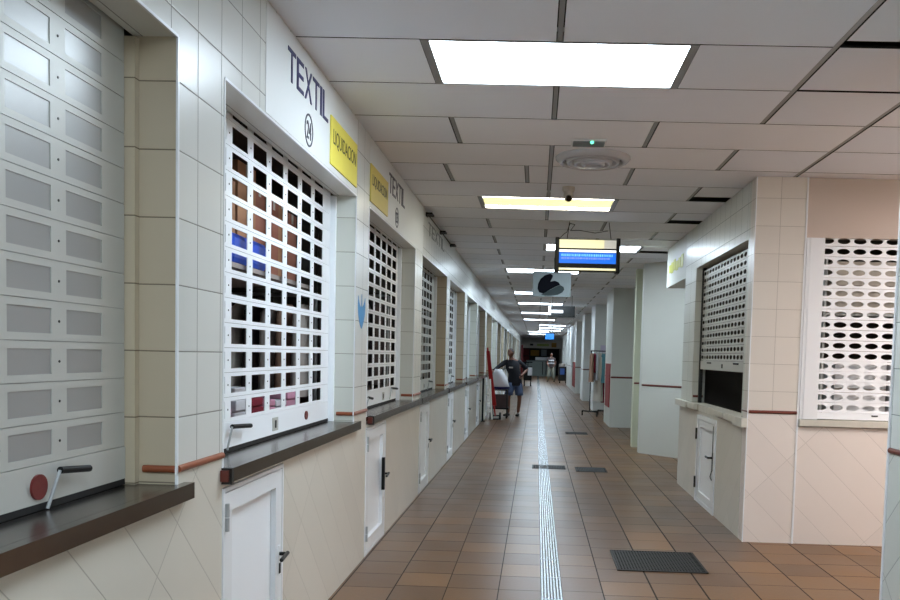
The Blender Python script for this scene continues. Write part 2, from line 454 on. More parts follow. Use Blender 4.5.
while R0+j*ROW < YE:
    ya, ye = R0+j*ROW, R0+(j+1)*ROW
    x0 = XE if j % 2 == 0 else XO
    edges = [XL-.02]+[x0+LW*n for n in range(-1, 6) if XL+.08 < x0+LW*n < 6.9]+[7.]
    if -8 < j <= 1: edges = [q for q in edges if q < 1.2]+([1.395, 2.06, 3.4, 4.7, 7.] if j == 1 else [1.395, 2.72, 4.05, 7.])
    elif j == 4: edges = [XL-.02, -.78, -.123, .07, .73, 2.06, 3.4, 4.7, 7.]
    elif 1 < j < 9: edges = [q for q in edges if q < 1.5]+[2.06, 3.4, 4.7, 7.]
    g = .005
    for xa, xe in zip(edges, edges[1:]):
        if (j, round(xa, 2)) in lightset: continue
        key = None
        cut = 0
        for (jj, xx), v in SHORT.items():
            if jj == j and (abs(xa-xx) < .7 and xa > 1.2): cut = v
        if j == 12 and xa > 1.2: continue
        gx0 = .018 if xa > XL+.05 else 0; gx1 = .018 if xe < 6.9 else 0
        slab(xa+gx0, xe-gx1, ya+g, ye-g-cut, 'ceil' if (int(xa*10)+j*7) % 3 else 'ceil2')
        if xa > XL+.05 and j > -6:   # the runner between two tiles
            vs = [(xa+dx, yv, zc(xa)+.004+dz) for dx in (-.012, .012) for yv in (ya, ye) for dz in (0, .01)]
            b.add(vs, [(0, 1, 3, 2), (4, 6, 7, 5), (0, 4, 5, 1), (2, 3, 7, 6), (0, 2, 6, 4), (1, 5, 7, 3)], 'tbar')
    j += 1
b.box(-1.5, 7., YB, YE, 3.25, 3.3, 'dark')
b.box(-1.5, XL-.02, YB, YE, 3.05, 3.25, 'dark')
struct(b.build('ceiling'))

# ------------------------------------------------------------------ ceiling lights
def make_light(j, x, label, style, group=None):
    ya, ye = R0+j*ROW, R0+(j+1)*ROW
    z = zc(x+LW/2)
    t = thing('ceiling_light', label, 'light', (x+LW/2, (ya+ye)/2, z), group)
    x0, x1 = x-.014, x+LW+.014
    y0, y1 = ya+.003, ye-.003
    def q(b, xa, xb, yv, yw, d0, d1, m):
        vs = [(xx, y_, zc(xx)+d) for xx in (xa, xb) for y_ in (yv, yw) for d in (d0, d1)]
        b.add(vs, [(0, 1, 3, 2), (4, 6, 7, 5), (0, 4, 5, 1), (2, 3, 7, 6), (0, 2, 6, 4), (1, 5, 7, 3)], m)
    b = MB()
    q(b, x0, x0+.042, y0, y1, -.004, .05, 'tbar'); q(b, x1-.042, x1, y0, y1, -.004, .05, 'tbar')
    q(b, x0+.042, x1-.042, y0, y0+.012, -.002, .05, 'tbar'); q(b, x0+.042, x1-.042, y1-.012, y1, -.002, .05, 'tbar')
    q(b, x0, x1, y0, y1, .05, .07, 'white')
    b.build('frame', t)
    if style == 'yellow':
        b = MB(); q(b, x0+.042, x1-.042, y0+.10, y1-.10, .012, .018, 'lamp_yellow'); b.build('diffuser', t)['label'] = 'yellowish middle of the diffuser'
        for ya_, yb_ in ((y0+.012, y0+.10), (y1-.10, y1-.012)):
            b = MB(); q(b, x0+.042, x1-.042, ya_, yb_, .010, .018, 'lamp_tube'); b.build('tube_cover', t)
    else:
        b = MB(); q(b, x0+.042, x1-.042, y0+.012, y1-.012, .006, .012, style); b.build('diffuser', t)
    return t
LL = ['square panel light behind the camera, farthest back', 'bright panel light behind the camera', 'largest and nearest bright white ceiling light panel, above TEXTIL 24',
      'yellowish glowing ceiling light next past the air vent and camera', 'white ceiling light panel half hidden behind the blue text display',
      'white ceiling light panel just behind the grey hanging sign, at its upper left', 'fifth visible ceiling light strip, left of the hanging sign lower edge',
      'wide ceiling light strip below the hanging grey sign', 'ceiling light strip left of the small lit hanging box', 'ceiling light strip beneath the small lit hanging box',
      'first of three right-shifted far ceiling light strips', 'middle of three right-shifted far ceiling light strips', 'last of three right-shifted far ceiling light strips',
      'far ceiling light left of the tiny blue sign, nearer one', 'far ceiling light left of the tiny blue sign, second one', 'farthest ceiling light at the end of the corridor']
for i, (j, x) in enumerate(LIGHTS):
    make_light(j, x, LL[i], 'yellow' if j == 6 else ('lamp' if j < 12 else 'lamp_far'), 'ceiling light panels')
# warm lamp over the side passage on the right
t = thing('ceiling_light', 'warm ceiling light over the side passage on the right, out of frame', 'light', (4.6, 5.3, zc(4.6)-.05))
b = MB(); b.box(3.95, 5.25, 5., 5.6, zc(5.25)-.05, zc(5.25)-.02, 'white'); b.build('frame', t)
b = MB(); b.box(3.98, 5.22, 5.03, 5.57, zc(5.25)-.06, zc(5.25)-.05, 'lamp_warm'); b.build('diffuser', t)

# ------------------------------------------------------------------ shutters of the left row
def slat_curtain(b, a, e, ztop, zbot, h0, hp, hw, zp, hz0, hh, filled, mW, mP):
    """perforated slats: rows of square windows; h0 = first hole edge, hp pitch, hw width; hz0 = bottom of lowest hole row"""
    x0, x1 = XS-.004, XS
    holes = []
    h = h0
    while h-hp > a+.06: h -= hp
    while h+hw < e-.05: holes.append((h, h+hw)); h += hp
    z = hz0
    rows = []
    while z < ztop: rows.append((z, z+hh)); z += zp
    zs = zbot
    for (za, zb) in rows:
        lo = za-(zp-hh)/2+.0012; hi = zb+(zp-hh)/2-.0012
        hi = min(hi, ztop)
        b.box(x0, x1, a, e, max(lo, zbot), za, mW)
        if zb < ztop: b.box(x0, x1, a, e, zb, hi, mW)
        zb2 = min(zb, ztop)
        ys = [a]+[q for hh_ in holes for q in hh_]+[e]
        for i in range(0, len(ys), 2):
            b.box(x0, x1, ys[i], ys[i+1], za, zb2, mW)
            if i and i < len(ys)-2:
                c = (ys[i]+ys[i+1])/2; zm = (za+zb2)/2
                b.tube((x1-.001, c, zm), (x1+.0015, c, zm), .004, 'grate', n=8)
        if filled:
            for p, q in holes: b.box(x0, x1-.0028, p, q, za, zb2, mP)
        b.box(x0-.003, x0-.0005, a, e, hi-.001, hi+.0035, mP)   # hinge line between slats
def rails(t, a, e, m):
    for p, q in ((a+.001, a+.03), (e-.03, e-.001)):
        b = MB(); b.box(XS-.02, XS+.034, p, q, ZS+.001, ZO-.01, m); b.build('guide_rail', t)
def shutter(k, label, h0, hp, hw, zp, hz0, hh, filled=False, mW='white_metal', mP='slat_panel', hardware=None, group=None, railm='white_metal'):
    a, e = STALLS[k]
    t = thing('roller_shutter', label, 'shutter', (XS, (a+e)/2, ZS), group)
    b = MB(); slat_curtain(b, a+.034, e-.034, ZO+.07, 1.05, h0, hp, hw, zp, hz0, hh, filled, mW, mP); b.build('slat_curtain', t)
    b = MB(); b.box(XS-.012, XS+.003, a+.034, e-.034, 1.052, hz0-(zp-hh)/2-.0005, mW); b.build('bottom_rail', t)
    b = MB(); b.box(XS-.012, XS+.002, a+.034, e-.034, ZS+.002, 1.052, 'rubber'); b.build('seal', t)['label'] = 'black rubber seal'
    rails(t, a, e, railm)
    if hardware:
        for hd in hardware:
            if hd[0] == 'handle':
                _, yv, z, L, dr = hd
                h = MB(); h.tube((XS+.028, yv, z), (XS+.040, yv+L, z-.012), .0105, 'black'); g = h.build('handle', t); g['label'] = 'black crank handle grip'
                h = MB(); h.path([(XS+.028, yv, z), (XS+.012, yv-dr, z-.105)], .005, 'lever'); h.build('lever', g)
            if hd[0] == 'lock':
                _, yv, z, r = hd
                h = MB(); h.tube((XS+.003, yv, z), (XS+.010, yv, z), r, 'red_lock', n=24); h.build('lock', t)['label'] = 'dark red round lock cover'
            if hd[0] == 'keyhole':
                _, yv, z = hd
                h = MB(); h.box(XS+.003, XS+.006, yv-.045, yv+.045, z-.035, z+.035, 'slat_grey'); g = h.build('lock_plate', t)
                h = MB(); h.box(XS+.006, XS+.009, yv-.008, yv+.008, z-.02, z+.02, 'black'); h.build('keyhole', g)
    return t
shutter(0, 'grey panelled shutter behind the camera on the left', -.4, .268, .195, .1155, 1.19, .068, True, 'slat_grey')
shutter(1, 'closed grey shutter with blind rectangular panels, nearest on the left', 2.066, .2675, .194, .1155, 1.183, .072, True, 'slat_grey',
        hardware=[('handle', 2.252, 1.139, .13, .035), ('lock', 2.187, 1.10, .036)], railm='tile_beige')
shutter(2, 'white open-grid shutter of stall 24, boxes showing through its square holes', 3.614, .2672, .195, .1117, 1.186, .0765,
        hardware=[('handle', 3.56, 1.150, .20, .015), ('keyhole', 4.23, 1.105), ('lock', 4.80, 1.11, .026)])
# the white keyhole plate of stall 24 keeps its place under the fifth column of holes
shutter(3, 'white open-grid shutter beneath the second TEXTIL lettering', 6.575, .2635, .20, .1117, 1.184, .077,
        hardware=[('handle', 7.55, 1.165, .22, .02), ('handle', 6.50, 1.13, .10, .02), ('keyhole', 7.25, 1.105)])
shutter(4, 'off-white grid shutter, third grid shutter along the left row', 8.72, .2635, .20, .1117, 1.184, .077, mW='slat_grey', hardware=[('handle', 10.2, 1.15, .2, .02), ('keyhole', 9.9, 1.10)])
shutter(5, 'white grid shutter, fourth grid shutter along the left row', 11.4, .2635, .20, .1117, 1.184, .077, hardware=[('handle', 12.9, 1.15, .2, .02), ('keyhole', 12.6, 1.10)])
a6 = STALLS[6][0]
s6 = shutter(6, 'grey blind shutter deep in the yellowish opening past the grid shutters', a6+.25, .2635, .20, .1117, 1.184, .077, True, 'slat_grey')
for k in range(7, len(STALLS)):
    dup(s6, (XS, (STALLS[k][0]+STALLS[k][1])/2, ZS), 'grey blind shutter in the far part of the left stall row', 'far left shutters')

# ------------------------------------------------------------------ counters of the left row
def counter(a, e, label, group=None, m='steel', x1=-1.183, bracket=False, h=.055):
    t = thing('counter', label, 'counter', (XL, (a+e)/2, ZS-h), group)
    b = MB(); b.box(XS-.10, x1, a, e, ZS-.012, ZS, m); b.build('top', t, bevel=.003)
    b = MB(); b.box(x1-.012, x1, a, e, ZS-h, ZS-.012, m); b.box(XL+.001, x1-.012, e-.004, e, ZS-h, ZS-.012, m); b.box(XL+.001, x1-.012, a, a+.004, ZS-h, ZS-.012, m)
    b.build('front_lip', t)
    if bracket:
        b = MB(); b.box(XL+.001, x1+.004, a-.03, a-.001, ZS-h-.004, ZS-.002, 'grate'); b.box(XL+.001, x1-.01, a-.034, a-.03, ZS-h+.01, ZS-.012, 'steel'); b.build('end_bracket', t)
    return t
# the counter tops run only between the reveals inside the openings, the lip passes in front of the wall
def counter2(a, e, oa, oe, label, group=None, bracket=False):
    t = thing('counter', label, 'counter', (XL, (a+e)/2, ZS-.055), group)
    x1 = -1.183
    b = MB()
    b.box(XL-.172, XL, oa+.002, oe-.002, ZS-.03, ZS, 'steel')
    b.box(XL+.001, x1, a, e, ZS-.012, ZS, 'steel')
    b.build('top', t)
    b = MB(); b.box(x1-.012, x1, a, e, ZS-.055, ZS-.012, 'steel')
    b.box(XL+.001, x1-.012, e-.004, e, ZS-.055, ZS-.012, 'steel'); b.box(XL+.001, x1-.012, a, a+.004, ZS-.055, ZS-.012, 'steel')
    b.build('front_lip', t)
    if bracket:
        b = MB(); b.box(XL+.001, x1+.006, a-.022, a-.001, ZS-.062, ZS+.002, 'grate'); b.box(XL+.001, x1-.004, a-.034, a-.024, ZS-.05, ZS-.006, 'brown_dark'); b.build('end_bracket', t)
    return t
counter2(-2.3, .1, -2.26, .02, 'steel counter behind the camera on the left')
counter2(.38, 2.758, .42, 2.70, 'long stainless steel counter under the nearest grey panelled shutter')
counter2(3.11, 5.44, 3.10, 5.36, 'dark steel counter under the grid shutter of stall 24', bracket=True)
counter2(5.86, 8.36, 5.765, 7.95, 'steel counter with a loose bracket at its near end, under second grid shutter', bracket=True)
counter2(8.40, 10.9, 8.45, 10.76, 'steel counter under the third grid shutter, starting above the slim white door')
c5 = counter2(11.0, 13.55, 11.13, 13.44, 'steel counter with a black end bracket under fourth grid shutter', bracket=True)
cf = counter2(STALLS[6][0]-.1, STALLS[6][1]+.12, STALLS[6][0], STALLS[6][1], 'steel counter below the yellowish opening on the left')
for k in range(7, len(STALLS)):
    mid = (STALLS[k][0]+STALLS[k][1])/2
    dup(cf, (XL, mid+.01, ZS-.055), 'steel counter in the far part of the left stall row', 'far left counters')

# ------------------------------------------------------------------ small doors below the counters
def small_door(k, label, group=None):
    a, e = door_y(k)
    t = thing('counter_door', label, 'door', (XL, (a+e)/2, 0), group)
    zt = .948
    b = MB()
    b.box(XL-.06, XL+.006, a+.002, a+.022, .003, zt, 'white'); b.box(XL-.06, XL+.006, e-.022, e-.002, .003, zt, 'white')
    b.box(XL-.06, XL+.006, a+.022, e-.022, zt-.018, zt, 'white'); b.box(XL-.06, XL+.006, a+.022, e-.022, .003, .03, 'white')
    b.build('door_frame', t, bevel=.002)
    b = MB()
    L0, L1 = a+.026, e-.026
    b.box(XL-.035, XL+.004, L0, L0+.07, .034, zt-.022, 'white'); b.box(XL-.035, XL+.004, L1-.085, L1, .034, zt-.022, 'white')
    b.box(XL-.035, XL+.004, L0+.07, L1-.085, zt-.10, zt-.022, 'white'); b.box(XL-.035, XL+.004, L0+.07, L1-.085, .034, .12, 'white')
    b.box(XL-.032, XL-.022, L0+.07, L1-.085, .12, zt-.10, 'white_metal')
    lf = b.build('door_leaf', t)
    for z in (.83, .17):
        b = MB(); b.tube((XL+.012, a+.024, z-.055), (XL+.012, a+.024, z-.002), .009, 'lever', n=10); b.tube((XL+.012, a+.024, z+.002), (XL+.012, a+.024, z+.055), .009, 'lever', n=10); b.build('hinge', t)
    yh = L1-.04
    b = MB(); b.box(XL+.004, XL+.009, yh-.014, yh+.014, .42, .56, 'white'); b.tube((XL+.009, yh, .52), (XL+.045, yh, .52), .009, 'black'); 
    b.tube((XL+.045, yh+.012, .523), (XL+.045, yh-.085, .51), .0095, 'grate'); h = b.build('handle', t); h['label'] = 'dark lever handle'
    b = MB(); b.box(XL+.009, XL+.012, yh-.010, yh+.010, .425, .475, 'black'); b.build('keyhole', h)
    return t
small_door(0, 'white counter door behind the camera')
small_door(1, 'white counter door left of the frame, below the nearest counter')
small_door(2, 'white panelled door under stall 24 counter, nearest small door on the left')
small_door(3, 'slim white door with a black pull, second small door on the left')
small_door(4, 'slim white door below the third grid shutter, left side')
small_door(5, 'white door below the black bracket under fourth grid shutter')
s = small_door(6, 'narrow white door below the yellowish opening on the left')
for k in range(7, len(STALLS)):
    a, e = door_y(k)
    dup(s, (XL, (a+e)/2, 0), 'white counter door in the far part of the left row', 'far left counter doors')
# black pull bar on the second door
a, e = door_y(3)
b = MB(); b.box(XL+.0045, XL+.028, e-.155, e-.125, .40, .66, 'black')
d3 = [o for o in C.objects if o.parent is None and o.get('label', '').startswith('slim white door with a black pull')][0]
b.build('pull_bar', d3)['label'] = 'black vertical pull bar'

# ------------------------------------------------------------------ fascia boards, lettering, banners
def wall3(y, z): return Vector((XL, y, z))
def fascia(a, e, label):
    b = MB(); b.box(XL+.0004, XL+.002, a, e, ZO+.012, 3.02, 'plain_wall'); o = b.build('fascia_board')
    return tag(o, label, 'sign board')
def oval_ring(b, yc, z_c, ry, rz, th, m, d):
    n = 40; vs = []
    for i in range(n):
        t = 2*PI*i/n
        for s_ in (1, 0):
            vs.append((XL+d+.003, yc+(ry-th*(1-s_))*math.cos(t), z_c+(rz-th*(1-s_))*math.sin(t)))
    for i in range(n):
        t = 2*PI*i/n
        for s_ in (1, 0):
            vs.append((XL+d, yc+(ry-th*(1-s_))*math.cos(t), z_c+(rz-th*(1-s_))*math.sin(t)))
    fs = []
    for i in range(n):
        k = (i+1) % n
        fs += [(2*i, 2*k, 2*k+1, 2*i+1), (2*n+2*i, 2*i, 2*i+1, 2*n+2*i+1)[:0] or (2*i, 2*n+2*i, 2*n+2*k, 2*k), (2*i+1, 2*k+1, 2*n+2*k+1, 2*n+2*i+1)]
    b.add(vs, fs, m)
fascia(3.56, 5.355, 'plain white fascia board carrying TEXTIL and number 24')
fascia(5.77, 8.44, 'plain white fascia board carrying the second, smaller-looking TEXTIL')
def W3(d): return lambda y, z: Vector((XL+d, y, z))
def sign_letters(y0, y1, z0, z1, m, label, txt='TEXTIL', d=.0018):
    t = thing('shop_lettering', label, 'lettering', (XL+.004, (y0+y1)/2, z0))
    n = len(txt); w = {'T': .95, 'E': .9, 'X': 1.0, 'I': .28, 'L': .85}
    tot = sum(w[c] for c in txt)+.16*(n-1); yv = y0
    for c in txt:
        ww = w[c]/tot*(y1-y0)
        b = MB(); lettering(b, c, m, W3(d), yv, yv+ww, z0, z1); b.build('letter', t)
        yv += ww+.16/tot*(y1-y0)
    return t
sign_letters(3.865, 4.60, 2.787, 2.942, 'navy', 'navy blue capital letters TEXTIL on the nearest white fascia')
sign_letters(6.50, 7.25, 2.787, 2.942, 'navy_dim', 'dark capital letters TEXTIL right of the second yellow banner')
sign_letters(8.85, 10.35, 2.80, 2.94, 'faded', 'faded grey letters on the third fascia under the black brackets', d=-.0003)
def number(yc, z_c, txt, label):
    t = thing('stall_number', label, 'number', (XL+.004, yc, z_c-.085))
    b = MB(); oval_ring(b, yc, z_c, .074, .084, .009, 'navy_dim', .0021); b.build('ring', t)
    b = MB(); lettering(b, txt, 'navy_dim', W3(.0021), yc-.04, yc+.04, z_c-.045, z_c+.045); b.build('digits', t)
number(4.225, 2.644, '24', 'number 24 inside an oval on the nearest white fascia')
number(6.87, 2.644, '25', 'small oval number below the second TEXTIL lettering')
def banner(y0, y1, z0, z1, m, label):
    t = thing('banner', label, 'banner', (XL+.004, (y0+y1)/2, z0))
    b = MB(); b.box(XL+.0022, XL+.010, y0, y1, z0, z1, m); b.build('sheet', t)
    b = MB(); lettering(b, 'LIQUIDACION', 'ink', W3(.0102), y0+.05, y1-.04, z0+.11, z1-.065, .001); b.build('print', t)
    return t
banner(4.65, 5.32, 2.575, 2.85, 'yellow', 'bright yellow banner with thin black writing beside the number 24')
banner(5.765, 6.42, 2.575, 2.84, 'yellow2', 'duller yellow banner with thin writing left of the second TEXTIL')
# black brackets below the ceiling, with a cable
bl = ['black wall bracket under the ceiling, nearest of three on the left', 'black wall bracket under the ceiling, middle of three on the left', 'black wall bracket under the ceiling, farthest of three on the left']
for yv, l in zip((8.66, 9.9, 11.05), bl):
    t = thing('wall_bracket', l, 'bracket', (XL, yv, 2.965))
    b = MB(); b.box(XL+.001, XL+.012, yv-.05, yv+.05, 2.96, 3.0, 'black'); b.build('plate', t)
    b = MB(); b.box(XL+.012, XL+.075, yv-.09, yv+.09, 2.972, 2.99, 'black'); b.build('arm', t)
b = MB(); b.path([(XL+.012, 8.75, 2.99), (XL+.014, 9.85, 2.992)], .006, 'black'); b.path([(XL+.014, 9.95, 2.99), (XL+.012, 11.0, 2.985)], .006, 'black')
tag(b.build('cable'), 'thin black cable running between the wall brackets', 'cable')
# blue leaf-shaped sticker on the pilaster
b = MB()
def tulip(cy_, cz_, w, h):
    pts = [(-.52, .62), (-.44, .40), (-.28, .18), (-.12, .06), (-.03, .10), (0, .75), (.03, .10), (.14, .08), (.30, .22), (.44, .40), (.52, .60), (.54, .1), (.48, -.30), (.36, -.62), (.18, -.90), (0, -1.08), (-.18, -.90), (-.38, -.60), (-.50, -.28), (-.54, .12)]
    return [(cy_+p*w, cz_+q*h) for p, q in pts]
pl = tulip(5.555, 1.80, .21, .13)
vs = [(XL+.0035, p, q) for p, q in pl]+[(XL+.001, p, q) for p, q in pl]; n = len(pl)
b.add(vs, [tuple(range(n)), tuple(range(n, 2*n))[::-1]]+[(i, (i+1) % n, n+(i+1) % n, n+i) for i in range(n)], 'blue_sticker')
tag(b.build('wall_sticker'), 'blue leaf-shaped sticker on the pilaster beyond stall 24', 'sticker')

# ------------------------------------------------------------------ goods inside the grid-shutter stalls
def garment(b, x, y, ztop, w, L, m, along='x', th=.05, flare=1.15):
    """a garment on a hanger seen in profile; w is the shoulder width"""
    n = 8; rings = []
    prof = [(0, .30, .5), (.035, .52, .8), (.09, .94, 1.), (.22, 1., 1.), (.55, .98, 1.05), (1., flare, 1.1)]
    vs = []
    for t, ww, tt in prof:
        for i in range(12):
            a = 2*PI*i/12
            c, s_ = math.cos(a), math.sin(a)
            px = ww*w/2*c; py = tt*th/2*s_*(1+.25*math.sin(5*a+t*3)*t)
            vs.append((x+px, y+py, ztop-t*L) if along == 'x' else (x+py, y+px, ztop-t*L))
    fs = [(j*12+i, (j+1)*12+i, (j+1)*12+(i+1) % 12, j*12+(i+1) % 12) for j in range(len(prof)-1) for i in range(12)]
    b.add(vs, fs, m, True)
    b.add(vs, [tuple(range(12)), tuple(range(len(vs)-12, len(vs)))[::-1]], m)
def hang(x, y, zr, w, L, m, label, group, along='x', th=.06, flare=1.1):
    t = thing('hanging_garment', label, 'garment', (x, y, zr-.06-L), group)
    b = MB(); garment(b, x, y, zr-.06, w, L, m, along, th, flare); b.build('cloth', t)
    b = MB(); b.path([(x, y, zr-.07), (x, y, zr+.012)] + ([(x+.012, y, zr+.02), (x+.02, y, zr+.008)] if along == 'x' else [(x, y+.012, zr+.02), (x, y+.02, zr+.008)]), .003, 'grate', n=6); b.build('hanger', t)
    return t
def rail(y0, y1, x, z, label):
    t = thing('clothes_rail', label, 'clothes rail', (x, (y0+y1)/2, 0))
    b = MB(); b.tube((x, y0, z), (x, y1, z), .012, 'steel_bright'); b.build('rail_bar', t)
    for yv in (y0, y1):
        b = MB(); b.tube((x, yv, .0), (x, yv, z), .012, 'steel_bright'); b.box(x-.2, x+.2, yv-.02, yv+.02, 0, .02, 'steel_bright'); b.build('upright', t)
    return t
def rail_x(x0, x1, y, z, label):
    t = thing('clothes_rail', label, 'clothes rail', ((x0+x1)/2, y, 0))
    b = MB(); b.tube((x0, y, z), (x1, y, z), .012, 'steel_bright'); b.build('rail_bar', t)
    for x in (x0, x1):
        b = MB(); b.tube((x, y, .0), (x, y, z), .012, 'steel_bright'); b.box(x-.02, x+.02, y-.2, y+.2, 0, .02, 'steel_bright'); b.build('upright', t)
    return t
rail_x(-2.75, -1.46, 5.28, 1.86, 'steel clothes rail inside stall 24')
cl = ['grey_cloth', 'brown_cloth', 'grey_cloth', 'dark_cloth', 'cream_cloth', 'grey_cloth', 'brown_cloth', 'dark_cloth', 'grey_cloth', 'dark_cloth', 'brown_cloth']
for i, m in enumerate(cl):
    hang(-1.54-.105*i, 5.28, 1.86, .42, .60+.07*(i % 3), m, 'muted-coloured garment hanging behind the grid of stall 24', 'garments on the rail in stall 24', along='y', th=.09)
t = thing('shelving_unit', 'dark shelving unit holding boxes inside stall 24', 'shelf', (-1.9, 4.25, 0))
for z in (.98, 1.90):
    xa, xb = (-1.72, -1.45) if z < 1 else (-2.1, -1.50)
    b = MB(); b.box(xa, xb, 3.9, 5.28, z, z+.025, 'grey_cloth') if z > 1 else b.box(xa, xb, 3.16, 5.05, z, z+.025, 'grey_cloth'); b.build('shelf', t)
for x in (-2.12, -1.47):
    for yv in (3.15, 5.29):
        b = MB(); b.box(x-.015, x+.015, yv-.012, yv+.012, 0, 2.5, 'grate'); b.build('post', t)
bx = [(3.95, .24, .28, 'cardboard'), (4.21, .27, .40, 'cardboard'), (4.50, .18, .50, 'cardboard2'), (4.70, .17, .46, 'cardboard2'), (4.89, .18, .50, 'cardboard'), (5.09, .17, .44, 'cardboard2')]
BL = ['cardboard box at the near end of the shelf in stall 24', 'tall brown cardboard box seen through the grid above the blue bags', 'reddish cardboard box in the middle of the stall 24 shelf',
      'tallest reddish cardboard box on the stall 24 shelf', 'brown box second from the far end of the stall 24 shelf', 'reddish box at the far end of the stall 24 shelf']
for (yv, w, h, m), l in zip(bx, BL):
    b = MB(); x1 = -1.58-.03*rng.random(); z0 = 1.926
    if yv < 4.4: z0 = 2.085
    b.box(x1-.38, x1, yv, yv+w, z0, z0+h, m)
    b.box(x1-.381, x1+.001, yv+w/2-.02, yv+w/2+.02, z0+h-.06, z0+h+.001, 'cream_cloth')
    tag(b.build('cardboard_box'), l, 'box', 'boxes on the shelf in stall 24')
for (ya, yb, z0, l) in ((3.96, 4.20, 1.926, 'blue plastic bag lying under the nearest box in stall 24'), (4.22, 4.48, 1.926, 'blue plastic bag lying under the tall box in stall 24')):
    b = MB()
    b.box(-1.92, -1.515, ya, yb, z0, z0+.157, 'blue_bag'); o = tag(b.build('plastic_bag', bevel=.03), l, 'bag', 'blue bags in stall 24')
fc = [('pink_cloth', 3.80), ('white_cloth', 4.01), ('red_cloth', 4.22), ('pink_cloth', 4.43), ('white_cloth', 4.63), ('pink_cloth', 4.84), ('dark_cloth', 3.56)]
for m, yv in fc:
    b = MB()
    h = .20+.12*rng.random()
    for q in range(5): b.box(-1.68+.01*rng.random(), -1.47-.012*rng.random(), yv-.10, yv+.08+.02*rng.random(), 1.007+h*q/5, 1.007+h*(q+1)/5-.004, m)
    col = {'pink_cloth': 'pink', 'white_cloth': 'white', 'red_cloth': 'wine red', 'dark_cloth': 'dark'}[m]
    tag(b.build('folded_clothes', bevel=.008), f'{col} folded clothes behind the lowest holes of the stall 24 grid', 'clothes', 'folded clothes in stall 24')
for k, n, mats in ((3, 9, ['dark_cloth', 'grey_cloth', 'grey_cloth']), (4, 8, ['grey_cloth', 'cream_cloth', 'grey_cloth']), (5, 7, ['dark_cloth', 'dark_cloth', 'grey_cloth'])):
    a, e = STALLS[k]
    w_ = ['', '', '', 'second', 'third', 'fourth'][k]
    rail_x(-2.75, -1.46, e-.1, 2.05, f'clothes rail behind the {w_} grid shutter')
    for i in range(n):
        hang(-1.56-.13*i, e-.1, 2.05, .5, .80+.12*(i % 3), mats[i % 3], f'garment hanging behind the {w_} grid shutter', f'garments behind the {w_} grid shutter', along='y', th=.11)

# ------------------------------------------------------------------ floor drain and gratings
t = thing('floor_drain', 'long slotted steel drain channel down the middle of the aisle', 'drain', (.136, 30, 0))
b = MB(); b.box(.066, .206, .5, 62, .0005, .0016, 'grate'); b.build('channel', t)
b = MB()
for i in range(7):
    x = .072+i*.0197
    y0 = .5
    b.box(x, x+.0105, .5, 62, .0016, .0045, 'drain')
for q in range(2, 126):
    b.box(.066, .206, q*.49, q*.49+.012, .0016, .0048, 'drain')
b.build('grille_bars', t)
def grating(x0, x1, y0, y1, label, nx):
    t = thing('floor_grating', label, 'grating', ((x0+x1)/2, (y0+y1)/2, 0))
    b = MB(); b.box(x0+.012, x1-.012, y0+.012, y1-.012, .0006, .0015, 'rubber'); b.build('pit', t)
    b = MB()
    b.box(x0, x1, y0, y0+.014, .0006, .007, 'iron'); b.box(x0, x1, y1-.014, y1, .0006, .007, 'iron'); b.box(x0, x0+.014, y0, y1, .0006, .007, 'iron'); b.box(x1-.014, x1, y0, y1, .0006, .007, 'iron'); b.build('frame', t)
    b = MB(); n = int((x1-x0-.03)/.022)
    for i in range(n):
        x = x0+.018+i*.022; b.box(x, x+.011, y0+.014, y1-.014, .0015, .006, 'iron')
    m = int((y1-y0-.03)/.04)
    for i in range(1, m): yv = y0+.014+i*.04; b.box(x0+.014, x1-.014, yv, yv+.008, .0015, .0055, 'iron')
    b.build('bars', t)
grating(.613, 1.255, 5.645, 6.24, 'large square dark iron floor grating in the right foreground', 0)
grating(-.02, .43, 10.72, 11.05, 'dark cross grating interrupting the middle of the steel drain', 0)
grating(.56, .975, 10.55, 10.96, 'flat dark floor grating right of the drain crossing', 0)
grating(.61, 1.04, 15.7, 16.1, 'farthest dark floor grating, a thin sliver ahead of the clothes rack', 0)

# ------------------------------------------------------------------ right side kiosks (masonry)
ZT = 3.008
b = MB()
# kiosk at the right edge of the photograph
b.box(XR, XR+.2, YB, 4.03, 1.09, ZT+.02, 'tile_green'); b.box(XR, XR+.2, YB, 4.03, 0, 1.09, 'tile_green_low')
b.box(XR+.2, 5., 3.85, 4.03, 0, ZT-.02, 'tile_green')
struct(b.build('wall_right'))
b = MB(); b.box(XR-.005, XR+.012, 4.018, 4.036, 0, ZT, 'white'); struct(b.build('trim_3'))
b = MB(); strip(b, (XR, -3, 1.082), (XR, 4.01, 1.082), 'brown_dark', .014); struct(b.build('trim_4'))
# kiosk with the two oval-hole shutters
YF = 6.70; XF = 2.165
b = MB()
b.box(XR, XF, YF, YF+.15, 1.09, ZT, 'tile_right'); b.box(XR, XF, YF, YF+.15, 0, 1.09, 'tile_right_low')
b.box(XF, 6., YF, YF+.10, 2.525, ZT-.005, 'beige_wall')
b.box(XF, 6., YF+.004, YF+.12, 0, .975, 'tile_right_low')
b.box(3.4, 6., YF+.004, YF+.1, .975, 2.525, 'beige_wall')
